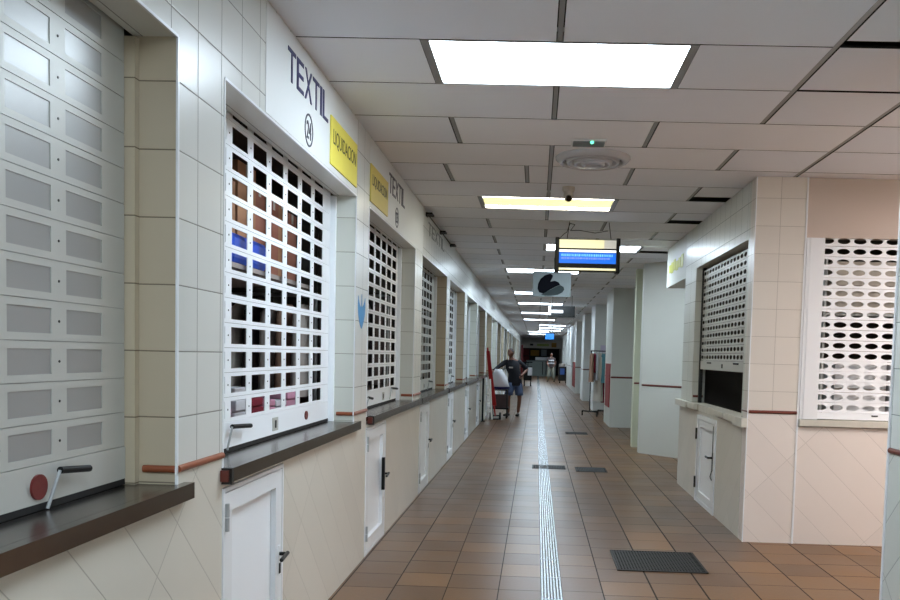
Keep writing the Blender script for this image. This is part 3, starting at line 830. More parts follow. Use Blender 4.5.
# corridor side
b.box(XR, XR+.14, YF+.15, 6.90, .96, ZT, 'tile_reveal')
b.box(XR, XR+.14, 9.1, 9.76, .96, ZT, 'tile_reveal')
b.box(XR, XR+.14, 6.90, 9.1, 2.528, ZT, 'tile_green')
b.box(XR, XR+.14, YF+.15, 7.80, 0, .96, 'tile_low'); b.box(XR, XR+.14, 8.70, 9.84, 0, .96, 'tile_low'); b.box(XR, XR+.14, 7.80, 8.70, .93, .96, 'tile_low')
b.box(XR+.14, 6., 9.62, 9.76, 0, ZT-.03, 'inside')
b.box(5.9, 6., YF+.1, 9.62, 0, ZT-.03, 'inside')
b.box(XR+.14, 5.9, YF+.15, 9.62, 2.62, 2.66, 'inside')
struct(b.build('wall_right_kiosk'))
b = MB(); b.box(XF-.007, XF+.007, YF-.006, YF+.002, 0, ZT, 'white'); b.box(XR-.004, XR+.004, YF-.005, YF+.004, 0, ZT, 'white'); struct(b.build('trim_5'))
b = MB(); strip(b, (XR+.01, YF, 1.09), (XF-.01, YF, 1.09), 'brown_dark', .014); strip(b, (XR, YF+.02, 1.09), (XR, 6.90, 1.09), 'brown_dark', .006); strip(b, (XR+.01, 9.1, 1.10), (XR+.12, 9.1, 1.10), 'brown_dark', .014); struct(b.build('trim_6'))
# fascia bridging the gap behind that kiosk
b = MB(); b.box(XR, XR+.75, 9.765, 11.17, 2.48, ZT, 'far_wall'); struct(b.build('wall_right_lintel'))
b = MB(); 
for i in range(6):
    y0 = 9.95+.18*i; b.box(XR-.006, XR-.001, y0, y0+.15, 2.64+.02*(i % 2), 2.80-.02*(i % 3), 'yg')
tag(b.build('fascia_sign'), 'faint yellow-green print on the fascia past the right kiosk', 'sign')

def oval_curtain(b, u0, u1, v0, v1, pu, pv, ru, rv, to3, m, ustart, nrm, th=.008):
    nu = int((u1-ustart)/pu+.001); nv = int((v1-v0)/pv+.001); N = 16
    for side in (0, 1):
        off = Vector(nrm)*(-th*side)
        for i in range(-1, nu+1):
            ua = ustart+i*pu; ub = ua+pu
            ua2, ub2 = max(ua, u0), min(ub, u1)
            if ub2-ua2 < .01: continue
            for j in range(nv):
                va = v0+j*pv; vb = va+pv; uc, vc = (ua+ub)/2, (va+vb)/2
                ring = []
                for t in range(N):
                    a = 2*PI*t/N+PI/N; ring.append((uc+ru*math.cos(a), vc+rv*math.sin(a)))
                outer = []
                for t in range(N):
                    a = 2*PI*t/N+PI/N; c, s_ = math.cos(a), math.sin(a)
                    k = 1/max(abs(c), abs(s_)); outer.append((uc+c*k*pu/2, vc+s_*k*(pv-.003)/2))
                cl = lambda p: (min(max(p[0], u0), u1), p[1])
                vs = [to3(*cl(p))+off for p in ring]+[to3(*cl(p))+off for p in outer]
                b.add(vs, [(t, (t+1) % N, N+(t+1) % N, N+t) for t in range(N)], m)
                # corners of the cell
                for cx_, cy_, t in ((1, 1, N//8-1), (-1, 1, 3*N//8-1), (-1, -1, 5*N//8-1), (1, -1, 7*N//8-1)):
                    p = outer[t]; q = outer[(t+1) % N]; r = (uc+cx_*pu/2, vc+cy_*(pv-.003)/2)
                    b.add([to3(*cl(x))+off for x in (p, q, r)], [(0, 1, 2)], m)
                if side == 0:
                    vs = [to3(*cl(p)) for p in ring]+[to3(*cl(p))-Vector(nrm)*th for p in ring]
                    b.add(vs, [(t, (t+1) % N, N+(t+1) % N, N+t) for t in range(N)], m)
# front shutter
t = thing('roller_shutter', 'white shutter with oval holes facing the camera at the right edge', 'shutter', (2.8, YF+.02, 1.04))
b = MB(); oval_curtain(b, 2.322, 3.36, 1.098, 2.552, .1315, .0852, .0525, .0235, lambda u, v: Vector((u, YF+.02, v)), 'white_metal', 2.286, (0, -1, 0)); b.build('slat_curtain', t)
b = MB(); b.box(2.322, 3.36, YF+.012, YF+.03, 1.045, 1.097, 'white_metal'); r = b.build('bottom_rail', t)
b = MB(); b.box(2.77, 2.82, YF+.004, YF+.012, 1.075, 1.085, 'black'); b.build('lock', r)
b = MB(); b.box(XF+.012, 2.322, YF-.006, YF+.05, 1.04, 2.523, 'white'); b.box(XF+.04, XF+.055, YF-.010, YF-.006, 1.04, 2.523, 'white'); b.build('guide_rail', t)
b = MB(); b.box(3.36, 3.41, YF-.006, YF+.05, 1.04, 2.523, 'white'); b.build('guide_rail', t)
t = thing('ledge', 'narrow grey-white marble ledge under the front oval-hole shutter', 'ledge', (2.8, YF-.02, .98))
b = MB(); b.box(XF+.01, 3.9, YF-.025, YF+.12, .982, 1.036, 'concrete'); b.build('slab', t, bevel=.004)
# side shutter, half raised
XK = XR+.078
t = thing('roller_shutter', 'half-raised shutter with oval holes on the corridor side of the right kiosk', 'shutter', (XK, 8., 1.40))
b = MB(); oval_curtain(b, 6.935, 9.06, 1.50, 2.525, .1315, .0765, .050, .0205, lambda u, v: Vector((XK, u, v)), 'slat_grey', 6.96, (-1, 0, 0), .002); b.build('slat_curtain', t)
b = MB(); b.box(XK-.005, XK+.014, 6.96, 9.06, 1.405, 1.499, 'slat_grey'); r = b.build('bottom_rail', t)
for yv in (7.45, 8.6):
    b = MB(); b.box(XK-.012, XK-.005, yv-.09, yv+.09, 1.47, 1.485, 'black'); b.build('grip', r)
b = MB(); b.box(XK-.010, XK-.005, 7.98, 8.02, 1.43, 1.47, 'black'); b.build('lock', r)
for p, q in ((6.902, 6.935), (9.055, 9.098)):
    b = MB(); b.box(XK-.012, XK+.025, p, q, 1.03, 2.525, 'grate'); b.build('guide_rail', t)
t = thing('ledge', 'chipped white concrete ledge below the half-raised oval shutter', 'ledge', (XR-.03, 8.2, .96))
for (ya, yb, z0, xo) in ((6.69, 7.0, .955, .052), (7.02, 7.36, .975, .045), (7.38, 7.78, .985, .05), (8.74, 9.15, .97, .045), (9.16, 9.87, .962, .055)):
    b = MB(); b.box(XR-xo, XR-.001, ya, yb, z0, 1.034, 'concrete'); b.build('broken_edge', t, bevel=.005)
b = MB(); b.box(XR+.0, XR+.138, 6.935, 9.095, .962, 1.03, 'concrete'); b.build('slab', t)
t = thing('counter_door', 'white door with hinges and black lever below the right kiosk ledge', 'door', (XR, 8.25, 0))
b = MB()
b.box(XR-.012, XR+.05, 7.80, 7.86, 0, .925, 'white'); b.box(XR-.012, XR+.05, 8.64, 8.70, 0, .925, 'white'); b.box(XR-.012, XR+.05, 7.86, 8.64, .88, .925, 'white'); b.box(XR-.010, XR+.05, 7.86, 8.64, 0, .04, 'white'); b.build('door_frame', t)
b = MB(); b.box(XR-.004, XR+.03, 7.87, 7.95, .045, .875, 'white'); b.box(XR-.004, XR+.03, 8.55, 8.63, .045, .875, 'white'); b.box(XR-.004, XR+.03, 7.95, 8.55, .80, .875, 'white'); b.box(XR-.004, XR+.03, 7.95, 8.55, .045, .12, 'white'); b.box(XR+.012, XR+.026, 7.95, 8.55, .12, .80, 'white_metal'); b.build('door_leaf', t)
b = MB(); b.box(XR-.009, XR-.004, 7.89, 7.93, .42, .60, 'black'); b.tube((XR-.009, 7.91, .55), (XR-.05, 7.91, .55), .01, 'black'); b.tube((XR-.05, 7.90, .55), (XR-.05, 8.02, .55), .01, 'black'); b.build('handle', t)['label'] = 'black lever handle'
b = MB(); b.path([(XR-.006, 7.915, .86), (XR-.007, 7.912, .60)], .004, 'grate', n=6); b.path([(XR-.01, 7.91, .42), (XR-.018, 7.93, .36), (XR-.01, 7.9, .33)], .005, 'grate', n=6); b.build('lock_rod', t)
for z in (.72, .2):
    b = MB(); b.tube((XR-.018, 8.672, z-.06), (XR-.018, 8.672, z+.06), .013, 'grate', n=10); b.build('hinge', t)['label'] = 'black hinge'
# inside of the right kiosk
t = thing('storage_rack', 'metal rack in the dark inside the right kiosk', 'rack', (2.35, 8.2, 0))
for yv in (7.2, 8.1, 9.0):
    b = MB(); b.box(2.3, 2.34, yv-.02, yv+.02, 0, 2.2, 'steel_bright'); b.build('post', t)
for z in (1.05, 1.18, 1.3, 1.75):
    b = MB(); b.box(2.3, 2.75, 7.18, 9.02, z, z+.015, 'grate'); b.build('shelf', t)

t = thing('storage_shelf', 'shelves behind the front oval shutter of the right kiosk', 'shelf', (2.8, 7.05, 0))
for z in (1.02, 1.93):
    b = MB(); b.box(2.42, 3.6, 6.88, 7.2, z-.02, z, 'steel_bright'); b.build('shelf', t)
for x in (2.40, 3.60):
    b = MB(); b.box(x, x+.02, 6.88, 7.2, 0, 2.4, 'steel_bright'); b.build('side_panel', t)
for x0, x1, z0, z1, m, l in ((2.52, 2.95, 1.02, 1.54, 'white', 'white carton behind the lower holes of the front oval shutter'), (2.98, 3.4, 1.02, 1.50, 'white_cloth', 'pale carton beside the white one behind the front oval shutter'), (2.46, 3.5, 1.93, 2.36, 'cream_cloth', 'wide grey-white carton behind the upper holes of the front oval shutter')):
    b = MB(); b.box(x0, x1, 6.885, 7.15, z0+.001, z1, m); b.box(x0, x1, 6.884, 6.886, (z0+z1)/2-.02, (z0+z1)/2+.02, 'grey_cloth'); tag(b.build('carton'), l, 'box', 'cartons in the right kiosk')
# chamfered block and pillars further along
b = MB()
b.prism([(1.668, 12.88), (3.4, 11.04), (3.4, 13.6), (1.668, 13.05)], 2, 0, ZT+.01, 'far_wall')
b.box(1.655, 3.2, 13.70, 13.9, 0, ZT+.01, 'greenish')
struct(b.build('wall_right_chamfer'))
b = MB()
strip(b, (1.69, 12.857, 1.09), (3.3, 11.146, 1.09), 'brown_dark', .016); strip(b, (1.66, 13.70, 1.09), (2.2, 13.70, 1.09), 'brown_dark', .016)
struct(b.build('trim_7'))
PIL = [(17.5, 19.1, 'far_wall'), (22.9, 24.4, 'plain_wall'), (28., 29.5, 'plain_wall'), (33.6, 43.5, 'plain_wall')]
b = MB()
for ya, yb, m in PIL: b.box(1.625, 3.2, ya, yb, 0, ZT+.01, m)
b.box(2.6, 2.8, 11.5, 50, 0, ZT, 'far_wall')
b.box(1.85, 3.2, 45, 60, 0, ZT, 'plain_wall')
struct(b.build('wall_right_pillars'))
b = MB()
for ya, yb, m in PIL:
    strip(b, (1.625, ya, 1.09), (2.6, ya, 1.09), 'brown_dark', .02); strip(b, (1.625, ya, 1.09), (1.625, yb, 1.09), 'brown_dark', .012)
struct(b.build('trim_8'))
b = MB(); b.box(1.606, 1.6255, 17.70, 18.75, .42, 1.38, 'red_guard'); tag(b.build('corner_guard'), 'red protective panel on the pillar side beside the clothes rack', 'guard')
b = MB(); b.box(1.606, 1.6255, 33.7, 36.0, .25, 1.30, 'red_guard'); tag(b.build('corner_guard'), 'small red protective panel on the far right pillar', 'guard')
b = MB(); b.box(1.80, 1.98, 22.885, 22.899, 1.66, 1.86, 'paper'); tag(b.build('notice'), 'pale violet paper notice on the white pillar above the clothes rack', 'notice')

# rear, end and far walls
b = MB(); b.box(-3.4, 7., YB-.2, YB, 0, 3.3, 'plain_wall'); struct(b.build('wall_rear'))
b = MB(); b.box(6.9, 7., YB, 12, 0, 3.3, 'beige_wall'); struct(b.build('wall_side_passage'))
b = MB(); b.box(-3.4, 7., YE, YE+.2, 0, 3.3, 'shop_band'); struct(b.build('wall_far'))

# ------------------------------------------------------------------ ceiling fittings
zv = zc(.39)
t = thing('air_diffuser', 'round white air vent in the ceiling past the nearest light', 'air vent', (.387, 6.24, zv-.048))
b = MB(); b.lathe([(.285, .05), (.285, .035), (.26, .012), (.235, .004), (.225, .02), (.225, .045)], (.387, 6.24, zv-.048), 'vent'); b.build('rim', t)
for r, z in ((.205, .006), (.15, -.004), (.095, -.010)):
    b = MB(); b.lathe([(r, z+.035), (r-.005, z), (r-.028, z-.002), (r-.045, z+.03)], (.387, 6.24, zv-.048), 'vent'); b.build('ring', t)
b = MB(); b.lathe([(.05, .03), (.045, .004), (0.001, .002)], (.387, 6.24, zv-.048), 'vent'); b.build('hub', t)
b = MB(); b.tube((.387, 6.24, zv-.012), (.387, 6.24, zv-.008), .225, 'grate', n=32); b.build('ring_gap_shade', t)  # dark disc painted in for the shade between the rings
t = thing('emergency_light', 'small emergency light with a green lamp on the ceiling', 'emergency light', (.325, 5.79, zc(.3)-.045))
b = MB(); b.box(.20, .45, 5.70, 5.86, zc(.45)-.014, zc(.45)-.0005, 'white'); b.build('housing', t, bevel=.006)
b = MB(); b.box(.215, .435, 5.715, 5.845, zc(.45)-.02, zc(.45)-.014, 'acrylic'); b.build('lens', t)
b = MB(); b.ball((.345, 5.72, zc(.45)-.02), .012, 'green_led'); b.build('indicator', t)['label'] = 'glowing green indicator'
t = thing('security_camera', 'small cream dome camera hanging below the ceiling by the yellow light', 'camera', (.245, 7.32, zc(.245)-.13))
z = zc(.245)
b = MB(); b.lathe([(.055, 0), (.055, -.03), (.046, -.045)], (.245, 7.32, z+.001), 'cream_cloth'); b.build('base', t)
b = MB(); b.ball((.245, 7.31, z-.075), (.045, .045, .058), 'cream_cloth'); h = b.build('body', t)
b = MB(); b.tube((.247, 7.28, z-.100), (.248, 7.255, z-.115), .026, 'glass_dark'); b.build('lens', h)
# blue text display
t = thing('text_display', 'hanging blue electronic text display with cream bands', 'sign', (.54, 9.15, 2.46))
X0, X1, YV = .175, .90, 9.1
def sag(x): return -.0
b = MB(); b.box(X0+.03, X1-.03, YV+.012, YV+.13, 2.47, 2.825, 'sign_grey'); b.build('housing', t)
for x in (X0, X1-.045):
    b = MB(); b.box(x, x+.045, YV-.012, YV+.15, 2.45, 2.838, 'black'); b.build('end_cap', t, bevel=.008)
def band(n, z0, z1, m, xa=X0+.045, xb=X1-.045, d=.0):
    b = MB(); b.box(xa, xb, YV-d, YV+.012, z0, z1, m); return b.build(n, t)
band('header_band', 2.722, 2.815, 'cream_band', xb=.72)['label'] = 'cream band, its reflected ceiling light put in as a glow'
band('header_band', 2.722, 2.815, 'cream_grad', xa=.72)['label'] = 'grey-cream end of the band, painted reflection weaker here'
band('light_strip', 2.678, 2.702, 'white_band')
scr = band('screen', 2.552, 2.672, 'led_blue')
b = MB()
xs = X0+.07
while xs < X1-.08:
    w = rng.choice((.008, .012, .016)); b.box(xs, xs+w, YV-.002, YV, 2.628+.004*rng.random(), 2.655, 'led_text'); xs += w+.008
xs = X0+.07
while xs < X1-.12:
    w = rng.choice((.010, .018, .03)); b.box(xs, xs+w, YV-.002, YV, 2.598, 2.618, 'led_violet'); xs += w+.006
b.build('text_row', scr)['label'] = 'illegible rows of light-blue dots'
band('lower_panel', 2.505, 2.552, 'sign_grey')
band('lower_strip', 2.478, 2.500, 'cream_band')
b = MB()
for x, xt in ((.305, .33), (.80, .77)):
    b.path([(x, YV+.06, 2.825), (xt, YV+.05, zc(xt)+.005)], .004, 'black', n=6)
b.path([(.22, YV+.06, 2.83), (.27, YV+.03, 2.88), (.30, YV+.04, 2.90), (.335, YV+.05, 3.0), (.39, YV+.04, 2.985), (.34, YV+.05, 2.92), (.44, YV+.05, 2.925), (.62, YV+.06, 2.90), (.76, YV+.05, 2.925)], .0035, 'black', n=6)
b.build('hanging_cable', t)
# grey hanging sign
YG = 12.5
t = thing('hanging_sign', 'grey hanging sign panel with a dark curved emblem', 'sign', (.21, YG, 2.42))
b = MB(); b.box(-.092, .497, YG, YG+.02, 2.425, 2.808, 'acrylic'); pn = b.build('panel', t)
def blob(pts, m, d):
    b = MB(); n = len(pts)
    vs = [(p, YG-d, q) for p, q in pts]+[(p, YG-.0005, q) for p, q in pts]
    b.add(vs, [tuple(range(n)), tuple(range(n, 2*n))[::-1]]+[(i, (i+1) % n, n+(i+1) % n, n+i) for i in range(n)], m); return b
def PXG(u, v):   # position on the panel measured as fractions
    return (-.092+.589*u, 2.808-.383*v)
dk = [(.13, .70), (.14, .50), (.20, .30), (.32, .14), (.46, .08), (.53, .16), (.50, .28), (.46, .40), (.58, .36), (.68, .42), (.72, .52), (.60, .60), (.48, .70), (.38, .80), (.28, .88), (.18, .84)]
gr = [(.22, .92), (.36, .82), (.48, .71), (.60, .61), (.72, .53), (.81, .60), (.83, .70), (.78, .82), (.66, .92), (.50, .96), (.34, .97)]
blob([PXG(*p) for p in dk], 'navy_mark', .004).build('emblem', pn)['label'] = 'black curved emblem'
blob([PXG(*p) for p in gr], 'grey_mark', .003).build('emblem', pn)['label'] = 'dark grey leaf-shaped emblem'
b = MB(); b.box(.23, .27, YG, YG+.02, 2.808, zc(.25)+.003, 'black'); b.path([(.47, YG+.01, 2.808), (.47, YG+.01, zc(.47)+.004)], .004, 'grate', n=6); b.build('hanger', t)
# small lit box further on
YH = 20.
t = thing('hanging_sign', 'small hanging box sign, lit white at its left half', 'sign', (.58, YH, 2.47))
b = MB(); b.box(.25, .915, YH, YH+.12, 2.485, 2.755, 'sign_grey'); h = b.build('housing', t)
b = MB(); b.box(.26, .32, YH-.006, YH, 2.53, 2.74, 'sign_lit'); b.box(.32, .62, YH-.006, YH, 2.585, 2.655, 'sign_lit'); b.build('lit_panel', h)
b = MB(); 
for i in range(12): b.box(.33+.048*i, .36+.048*i, YH-.004, YH, 2.50, 2.55, 'grate')
b.build('text_row', h)
b = MB()
for x in (.36, .84): b.path([(x, YH+.06, 2.755), (x, YH+.06, zc(x)+.004)], .006, 'grate', n=6)
b.build('hanger', t)
t = thing('hanging_sign', 'tiny bright blue sign hanging at the far end of the corridor', 'sign', (.6, 40, 2.33))
b = MB(); b.box(.40, .83, 40, 40.1, 2.36, 2.64, 'far_blue'); b.build('panel', t)
b = MB(); b.box(.38, .85, 40.0, 40.12, 2.64, 2.69, 'black'); b.path([(.5, 40.05, 2.69), (.5, 40.05, zc(.5)+.004)], .008, 'grate', n=6); b.path([(.75, 40.05, 2.69), (.75, 40.05, zc(.75)+.004)], .008, 'grate', n=6); b.build('hanger', t)

# ------------------------------------------------------------------ people
def skin_mesh(verts, edges, root, sub=2):
    me = bpy.data.meshes.new('s'); bm = bmesh.new(); lay = bm.verts.layers.skin.verify(); d = {}
    for n, (p, r) in verts.items():
        v = bm.verts.new(p); rr_ = r if hasattr(r, '__len__') else (r, r); v[lay].radius = rr_; v[lay].use_root = (n == root); d[n] = v
    for a, c in edges: bm.edges.new((d[a], d[c]))
    bm.to_mesh(me); bm.free()
    o = bpy.data.objects.new('s', me); C.objects.link(o)
    o.modifiers.new('k', 'SKIN'); s_ = o.modifiers.new('u', 'SUBSURF'); s_.levels = sub; s_.render_levels = sub
    dg = bpy.context.evaluated_depsgraph_get(); dg.update()
    r = bpy.data.meshes.new_from_object(o.evaluated_get(dg)); bpy.data.objects.remove(o); bpy.data.meshes.remove(me)
    return r
def add_mesh(mb, me, m):
    mb.add([v.co.copy() for v in me.vertices], [tuple(p.vertices) for p in me.polygons], m, True); bpy.data.meshes.remove(me)
def chain(*names): return list(zip(names, names[1:]))

def person(label, P, face, look, mats, name='person', loc=None, group=None):
    """P: joint positions; face: direction the head looks"""
    t = thing(name, label, 'person', loc or (P['pelvis'].x, P['pelvis'].y, 0), group)
    f = Vector(face).normalized(); side = Vector((0, 0, 1)).cross(f).normalized()   # side = the person's left
    V = {'pelvis': (P['pelvis'], .115), 'waist': (P['waist'], .105), 'chest': (P['chest'], .125), 'necks': (P['neck'], .058), 'headb': (P['neck']+Vector((0, 0, .07))+f*.015, .055)}
    E_ = chain('pelvis', 'waist', 'chest', 'necks', 'headb')
    for s_ in 'LR':
        V['sh'+s_] = (P['sh'+s_], .058); V['el'+s_] = (P['el'+s_], .040); V['wr'+s_] = (P['wr'+s_], .027)
        hd = (P['wr'+s_]-P['el'+s_]).normalized(); palm = P['wr'+s_]+hd*.055
        V['pa'+s_] = (palm, (.034, .022))
        E_ += chain('chest', 'sh'+s_, 'el'+s_, 'wr'+s_, 'pa'+s_)
        V['hp'+s_] = (P['hp'+s_], .092); V['kn'+s_] = (P['kn'+s_], .056); V['cf'+s_] = (P['kn'+s_].lerp(P['an'+s_], .3)+Vector((0, 0, 0)), .054); V['an'+s_] = (P['an'+s_], .036)
        E_ += chain('pelvis', 'hp'+s_, 'kn'+s_, 'cf'+s_, 'an'+s_)
    body = MB(); add_mesh(body, skin_mesh(V, E_, 'pelvis'), mats['skin'])
    # fingers
    for s_ in 'LR':
        hd = (P['wr'+s_]-P['el'+s_]).normalized(); up = Vector((0, 0, 1))
        a = hd.cross(up).normalized() if abs(hd.z) < .9 else hd.cross(Vector((1, 0, 0))).normalized()
        n_ = a.cross(hd).normalized(); palm = P['wr'+s_]+hd*.05
        for i, L in enumerate((.066, .075, .07, .055)):
            st = palm+n_*(.027-.018*i)+hd*.03
            VV = {'a': (st, .009), 'b': (st+hd*L*.5, .009), 'c': (st+hd*L*.8-a*.018, .008), 'd': (st+hd*L*.95-a*.035, .007)}
            add_mesh(body, skin_mesh(VV, chain('a', 'b', 'c', 'd'), 'a', 1), mats['skin'])
        st = palm+n_*.03-hd*.02
        VV = {'a': (st, .011), 'b': (st+n_*.03+hd*.02, .010), 'c': (st+n_*.035+hd*.05-a*.01, .008)}
        add_mesh(body, skin_mesh(VV, chain('a', 'b', 'c'), 'a', 1), mats['skin'])
    # head
    hc = P['head']; R_ = Matrix((side, f, Vector((0, 0, 1)))).transposed()
    vs = []; n, h = 24, 18
    for j in range(h+1):
        th = PI*j/h
        for i in range(n):
            ph = 2*PI*i/n
            x, yv, z = math.sin(th)*math.cos(ph), math.sin(th)*math.sin(ph), math.cos(th)
            px, py, pz = .074*x, .093*yv, .118*z
            if z < 0: px *= 1+.28*z; py *= 1+.10*z; 
            if yv > .3:
                py -= .008*max(0, math.cos(x*2))*(1 if -.05 < z < .22 else 0)            # eye line
                nose = math.exp(-(x/.16)**2)*math.exp(-((z+.18)/.17)**2); py += .026*nose
                py += .010*math.exp(-(x/.3)**2)*math.exp(-((z+.80)/.16)**2)               # chin
                py += .006*math.exp(-(x/.3)**2)*math.exp(-((z+.50)/.07)**2)               # lips
            vs.append(hc+R_@Vector((px, py, pz)))
    body.add(vs, [(j*n+i, (j+1)*n+i, (j+1)*n+(i+1) % n, j*n+(i+1) % n) for j in range(h) for i in range(n)], mats['skin'], True)
    for s_ in (-1, 1): body.ball(hc+R_@Vector((.074*s_, -.005, -.005)), (.014, .02, .032), mats['skin'])
    bo = body.build('body', t)
    for s_ in (-1, 1):
        e = MB(); e.ball(hc+R_@Vector((.030*s_, .080, .012)), (.011, .009, .008), 'hair'); e.build('eye', t)
    e = MB(); e.ball(hc+R_@Vector((0, .085, -.060)), (.024, .008, .006), 'red_lock'); e.build('mouth', t)
    # hair: cap on top and back of the skull
    hb = MB(); vs = []; 
    for j in range(11):
        th = PI*.54*j/10
        for i in range(24):
            ph = 2*PI*i/24; tt = th
            yv = math.sin(ph)
            tt = th*(1-.50*max(0, yv))
            vs.append(hc+R_@Vector((.079*math.sin(tt)*math.cos(ph), .098*math.sin(tt)*math.sin(ph), .122*math.cos(tt)+.001)))
    hb.add(vs, [(j*24+i, (j+1)*24+i, (j+1)*24+(i+1) % 24, j*24+(i+1) % 24) for j in range(10) for i in range(24)], 'hair', True); hb.build('hair', t)
    # shirt
    sl = mats.get('sleeve', .55)
    def rings(mb, R, m, n=22):
        vs = []
        for c, rx, ry, tw in R:
            for i in range(n):
                a = 2*PI*i/n; vs.append(c+side*(rx*math.cos(a))+f*(ry*math.sin(a))+Vector((0, 0, tw*math.sin(3*a)*.006)))
        k = len(R)
        mb.add(vs, [(j*n+i, j*n+(i+1) % n, (j+1)*n+(i+1) % n, (j+1)*n+i) for j in range(k-1) for i in range(n)]+[tuple(range(n))[::-1], tuple(range(n*(k-1), n*k))], m, True)
    side = (P['shL']-P['shR']); sw = side.length/2; side.z = 0; side.normalize(); f = side.cross(Vector((0, 0, 1))) if side.cross(Vector((0, 0, 1))).dot(Vector(face)) > 0 else -side.cross(Vector((0, 0, 1)))
    sm = MB(); pe, wa, ch, ne = P['pelvis'], P['waist'], P['chest'], P['neck']
    rings(sm, [(pe-Vector((0, 0, .09)), .185, .135, 1), (pe, .178, .132, .6), (wa, .160, .122, .3), (ch-Vector((0, 0, .08)), .172, .135, 0), (ch+Vector((0, 0, .03)), .180, .138, 0), ((P['shL']+P['shR'])/2+Vector((0, 0, .035)), sw*.86, .092, 0), (ne-Vector((0, 0, .02)), .068, .066, 0)], mats['shirt'])
    for s_ in 'LR':
        V = {'c': (ch.lerp(P['sh'+s_], .55)+Vector((0, 0, .02)), .085), 's': (P['sh'+s_], .075), 'm': (P['sh'+s_].lerp(P['el'+s_], .5), .062), 'e': (P['sh'+s_].lerp(P['el'+s_], min(1, sl)), .056)}
        E_ = chain('c', 's', 'm', 'e')
        if s_ in mats.get('long', ''): V['w'] = (P['el'+s_].lerp(P['wr'+s_], .9), .038); V['e'] = (P['el'+s_], .052); E_ = chain('c', 's', 'm', 'e', 'w')
        add_mesh(sm, skin_mesh(V, E_, 'c'), mats['shirt'])
    so = sm.build('shirt', t)
    tl = mats.get('leg', .8)
    sm = MB(); rings(sm, [(pe-Vector((0, 0, .13)), .16, .125, 0), (pe-Vector((0, 0, .02)), .168, .125, 0), (pe+Vector((0, 0, .07)), .150, .115, 0)], mats['legs'])
    for s_ in 'LR':
        h, k_, a_ = P['hp'+s_], P['kn'+s_], P['an'+s_]
        if tl <= 1: R_l = [(h+Vector((0, 0, .04)), .085, .11, 0), (h-Vector((0, 0, .06)), .112, .118, 0), (h.lerp(k_, tl*.7), .104, .108, 0), (h.lerp(k_, tl), .100, .102, .5)]
        else: R_l = [(h+Vector((0, 0, .04)), .085, .11, 0), (h-Vector((0, 0, .06)), .108, .115, 0), (k_, .082, .086, 0), (a_+Vector((0, 0, .01)), .068, .072, 0)]
        rings(sm, R_l, mats['legs'])
    sm.build('shorts' if tl <= 1 else 'trousers', t)
    for s_ in 'LR':
        toe = P['toe'+s_]; an = P['an'+s_]; d = (toe-an); d.z = 0; d.normalize()
        V = {'h': (Vector((an.x, an.y, .045))-d*.045, (.040, .040)), 'm': (Vector((an.x, an.y, .042))+d*.08, (.045, .036)), 't': (Vector((an.x, an.y, .034))+d*.17, (.038, .026))}
        sm = MB(); add_mesh(sm, skin_mesh(V, chain('h', 'm', 't'), 'h'), 'shoe'); sm.build('shoe', t)
    return t, so
YP = 19.9
def V3(x, y, z): return Vector((x, y, z))
P = dict(pelvis=V3(-.52, YP, .86), waist=V3(-.53, YP-.01, 1.05), chest=V3(-.585, YP-.03, 1.27), neck=V3(-.615, YP-.05, 1.42), head=V3(-.635, YP-.085, 1.572),
         shL=V3(-.43, YP+.02, 1.345), elL=V3(-.215, YP+.10, 1.175), wrL=V3(-.345, YP-.07, 1.03),
         shR=V3(-.76, YP-.04, 1.345), elR=V3(-.945, YP-.16, 1.21), wrR=V3(-1.07, YP-.34, 1.10),
         hpL=V3(-.435, YP+.02, .80), knL=V3(-.395, YP-.02, .46), anL=V3(-.425, YP+.02, .08),
         hpR=V3(-.62, YP-.02, .80), knR=V3(-.675, YP-.10, .46), anR=V3(-.665, YP-.02, .08),
         toeL=V3(-.47, YP-.2, 0), toeR=V3(-.78, YP-.15, 0))
man, sh = person('man in a dark T-shirt and denim shorts standing in the aisle, arm stretched out', P, (-.55, -.83, 0), None, dict(skin='skin', shirt='navy_cloth', legs='denim', sleeve=.98, leg=.80, long='R'))
b = MB(); b.box(-.67, -.57, YP-.185, YP-.172, 1.195, 1.23, 'grey_cloth'); b.build('chest_print', sh)['label'] = 'pale print on the chest'
YQ = 48.
P2 = dict(pelvis=V3(.88, YQ, .92), waist=V3(.88, YQ, 1.1), chest=V3(.88, YQ, 1.32), neck=V3(.88, YQ, 1.47), head=V3(.88, YQ-.01, 1.61),
          shL=V3(1.06, YQ, 1.40), elL=V3(1.12, YQ-.03, 1.13), wrL=V3(1.06, YQ-.18, .98), shR=V3(.70, YQ, 1.40), elR=V3(.64, YQ-.03, 1.13), wrR=V3(.70, YQ-.2, .98),
          hpL=V3(.97, YQ, .86), knL=V3(1.0, YQ-.02, .48), anL=V3(1.06, YQ, .08), hpR=V3(.79, YQ, .86), knR=V3(.74, YQ-.02, .48), anR=V3(.68, YQ, .08), toeL=V3(1.1, YQ-.2, 0), toeR=V3(.66, YQ-.2, 0))
p2, sh2 = person('far person in a dark striped top and pale trousers near the end of the aisle', P2, (0, -1, 0), None, dict(skin='skin', shirt='dark_cloth', legs='khaki', sleeve=.6, leg=1.2))
b = MB()
for z in (1.12, 1.28):
    b.lathe([(.178, -.035), (.182, 0), (.178, .035)], (.88, YQ, z), 'white_cloth', n=20)
b.build('stripe', sh2)['label'] = 'white stripes of the top'

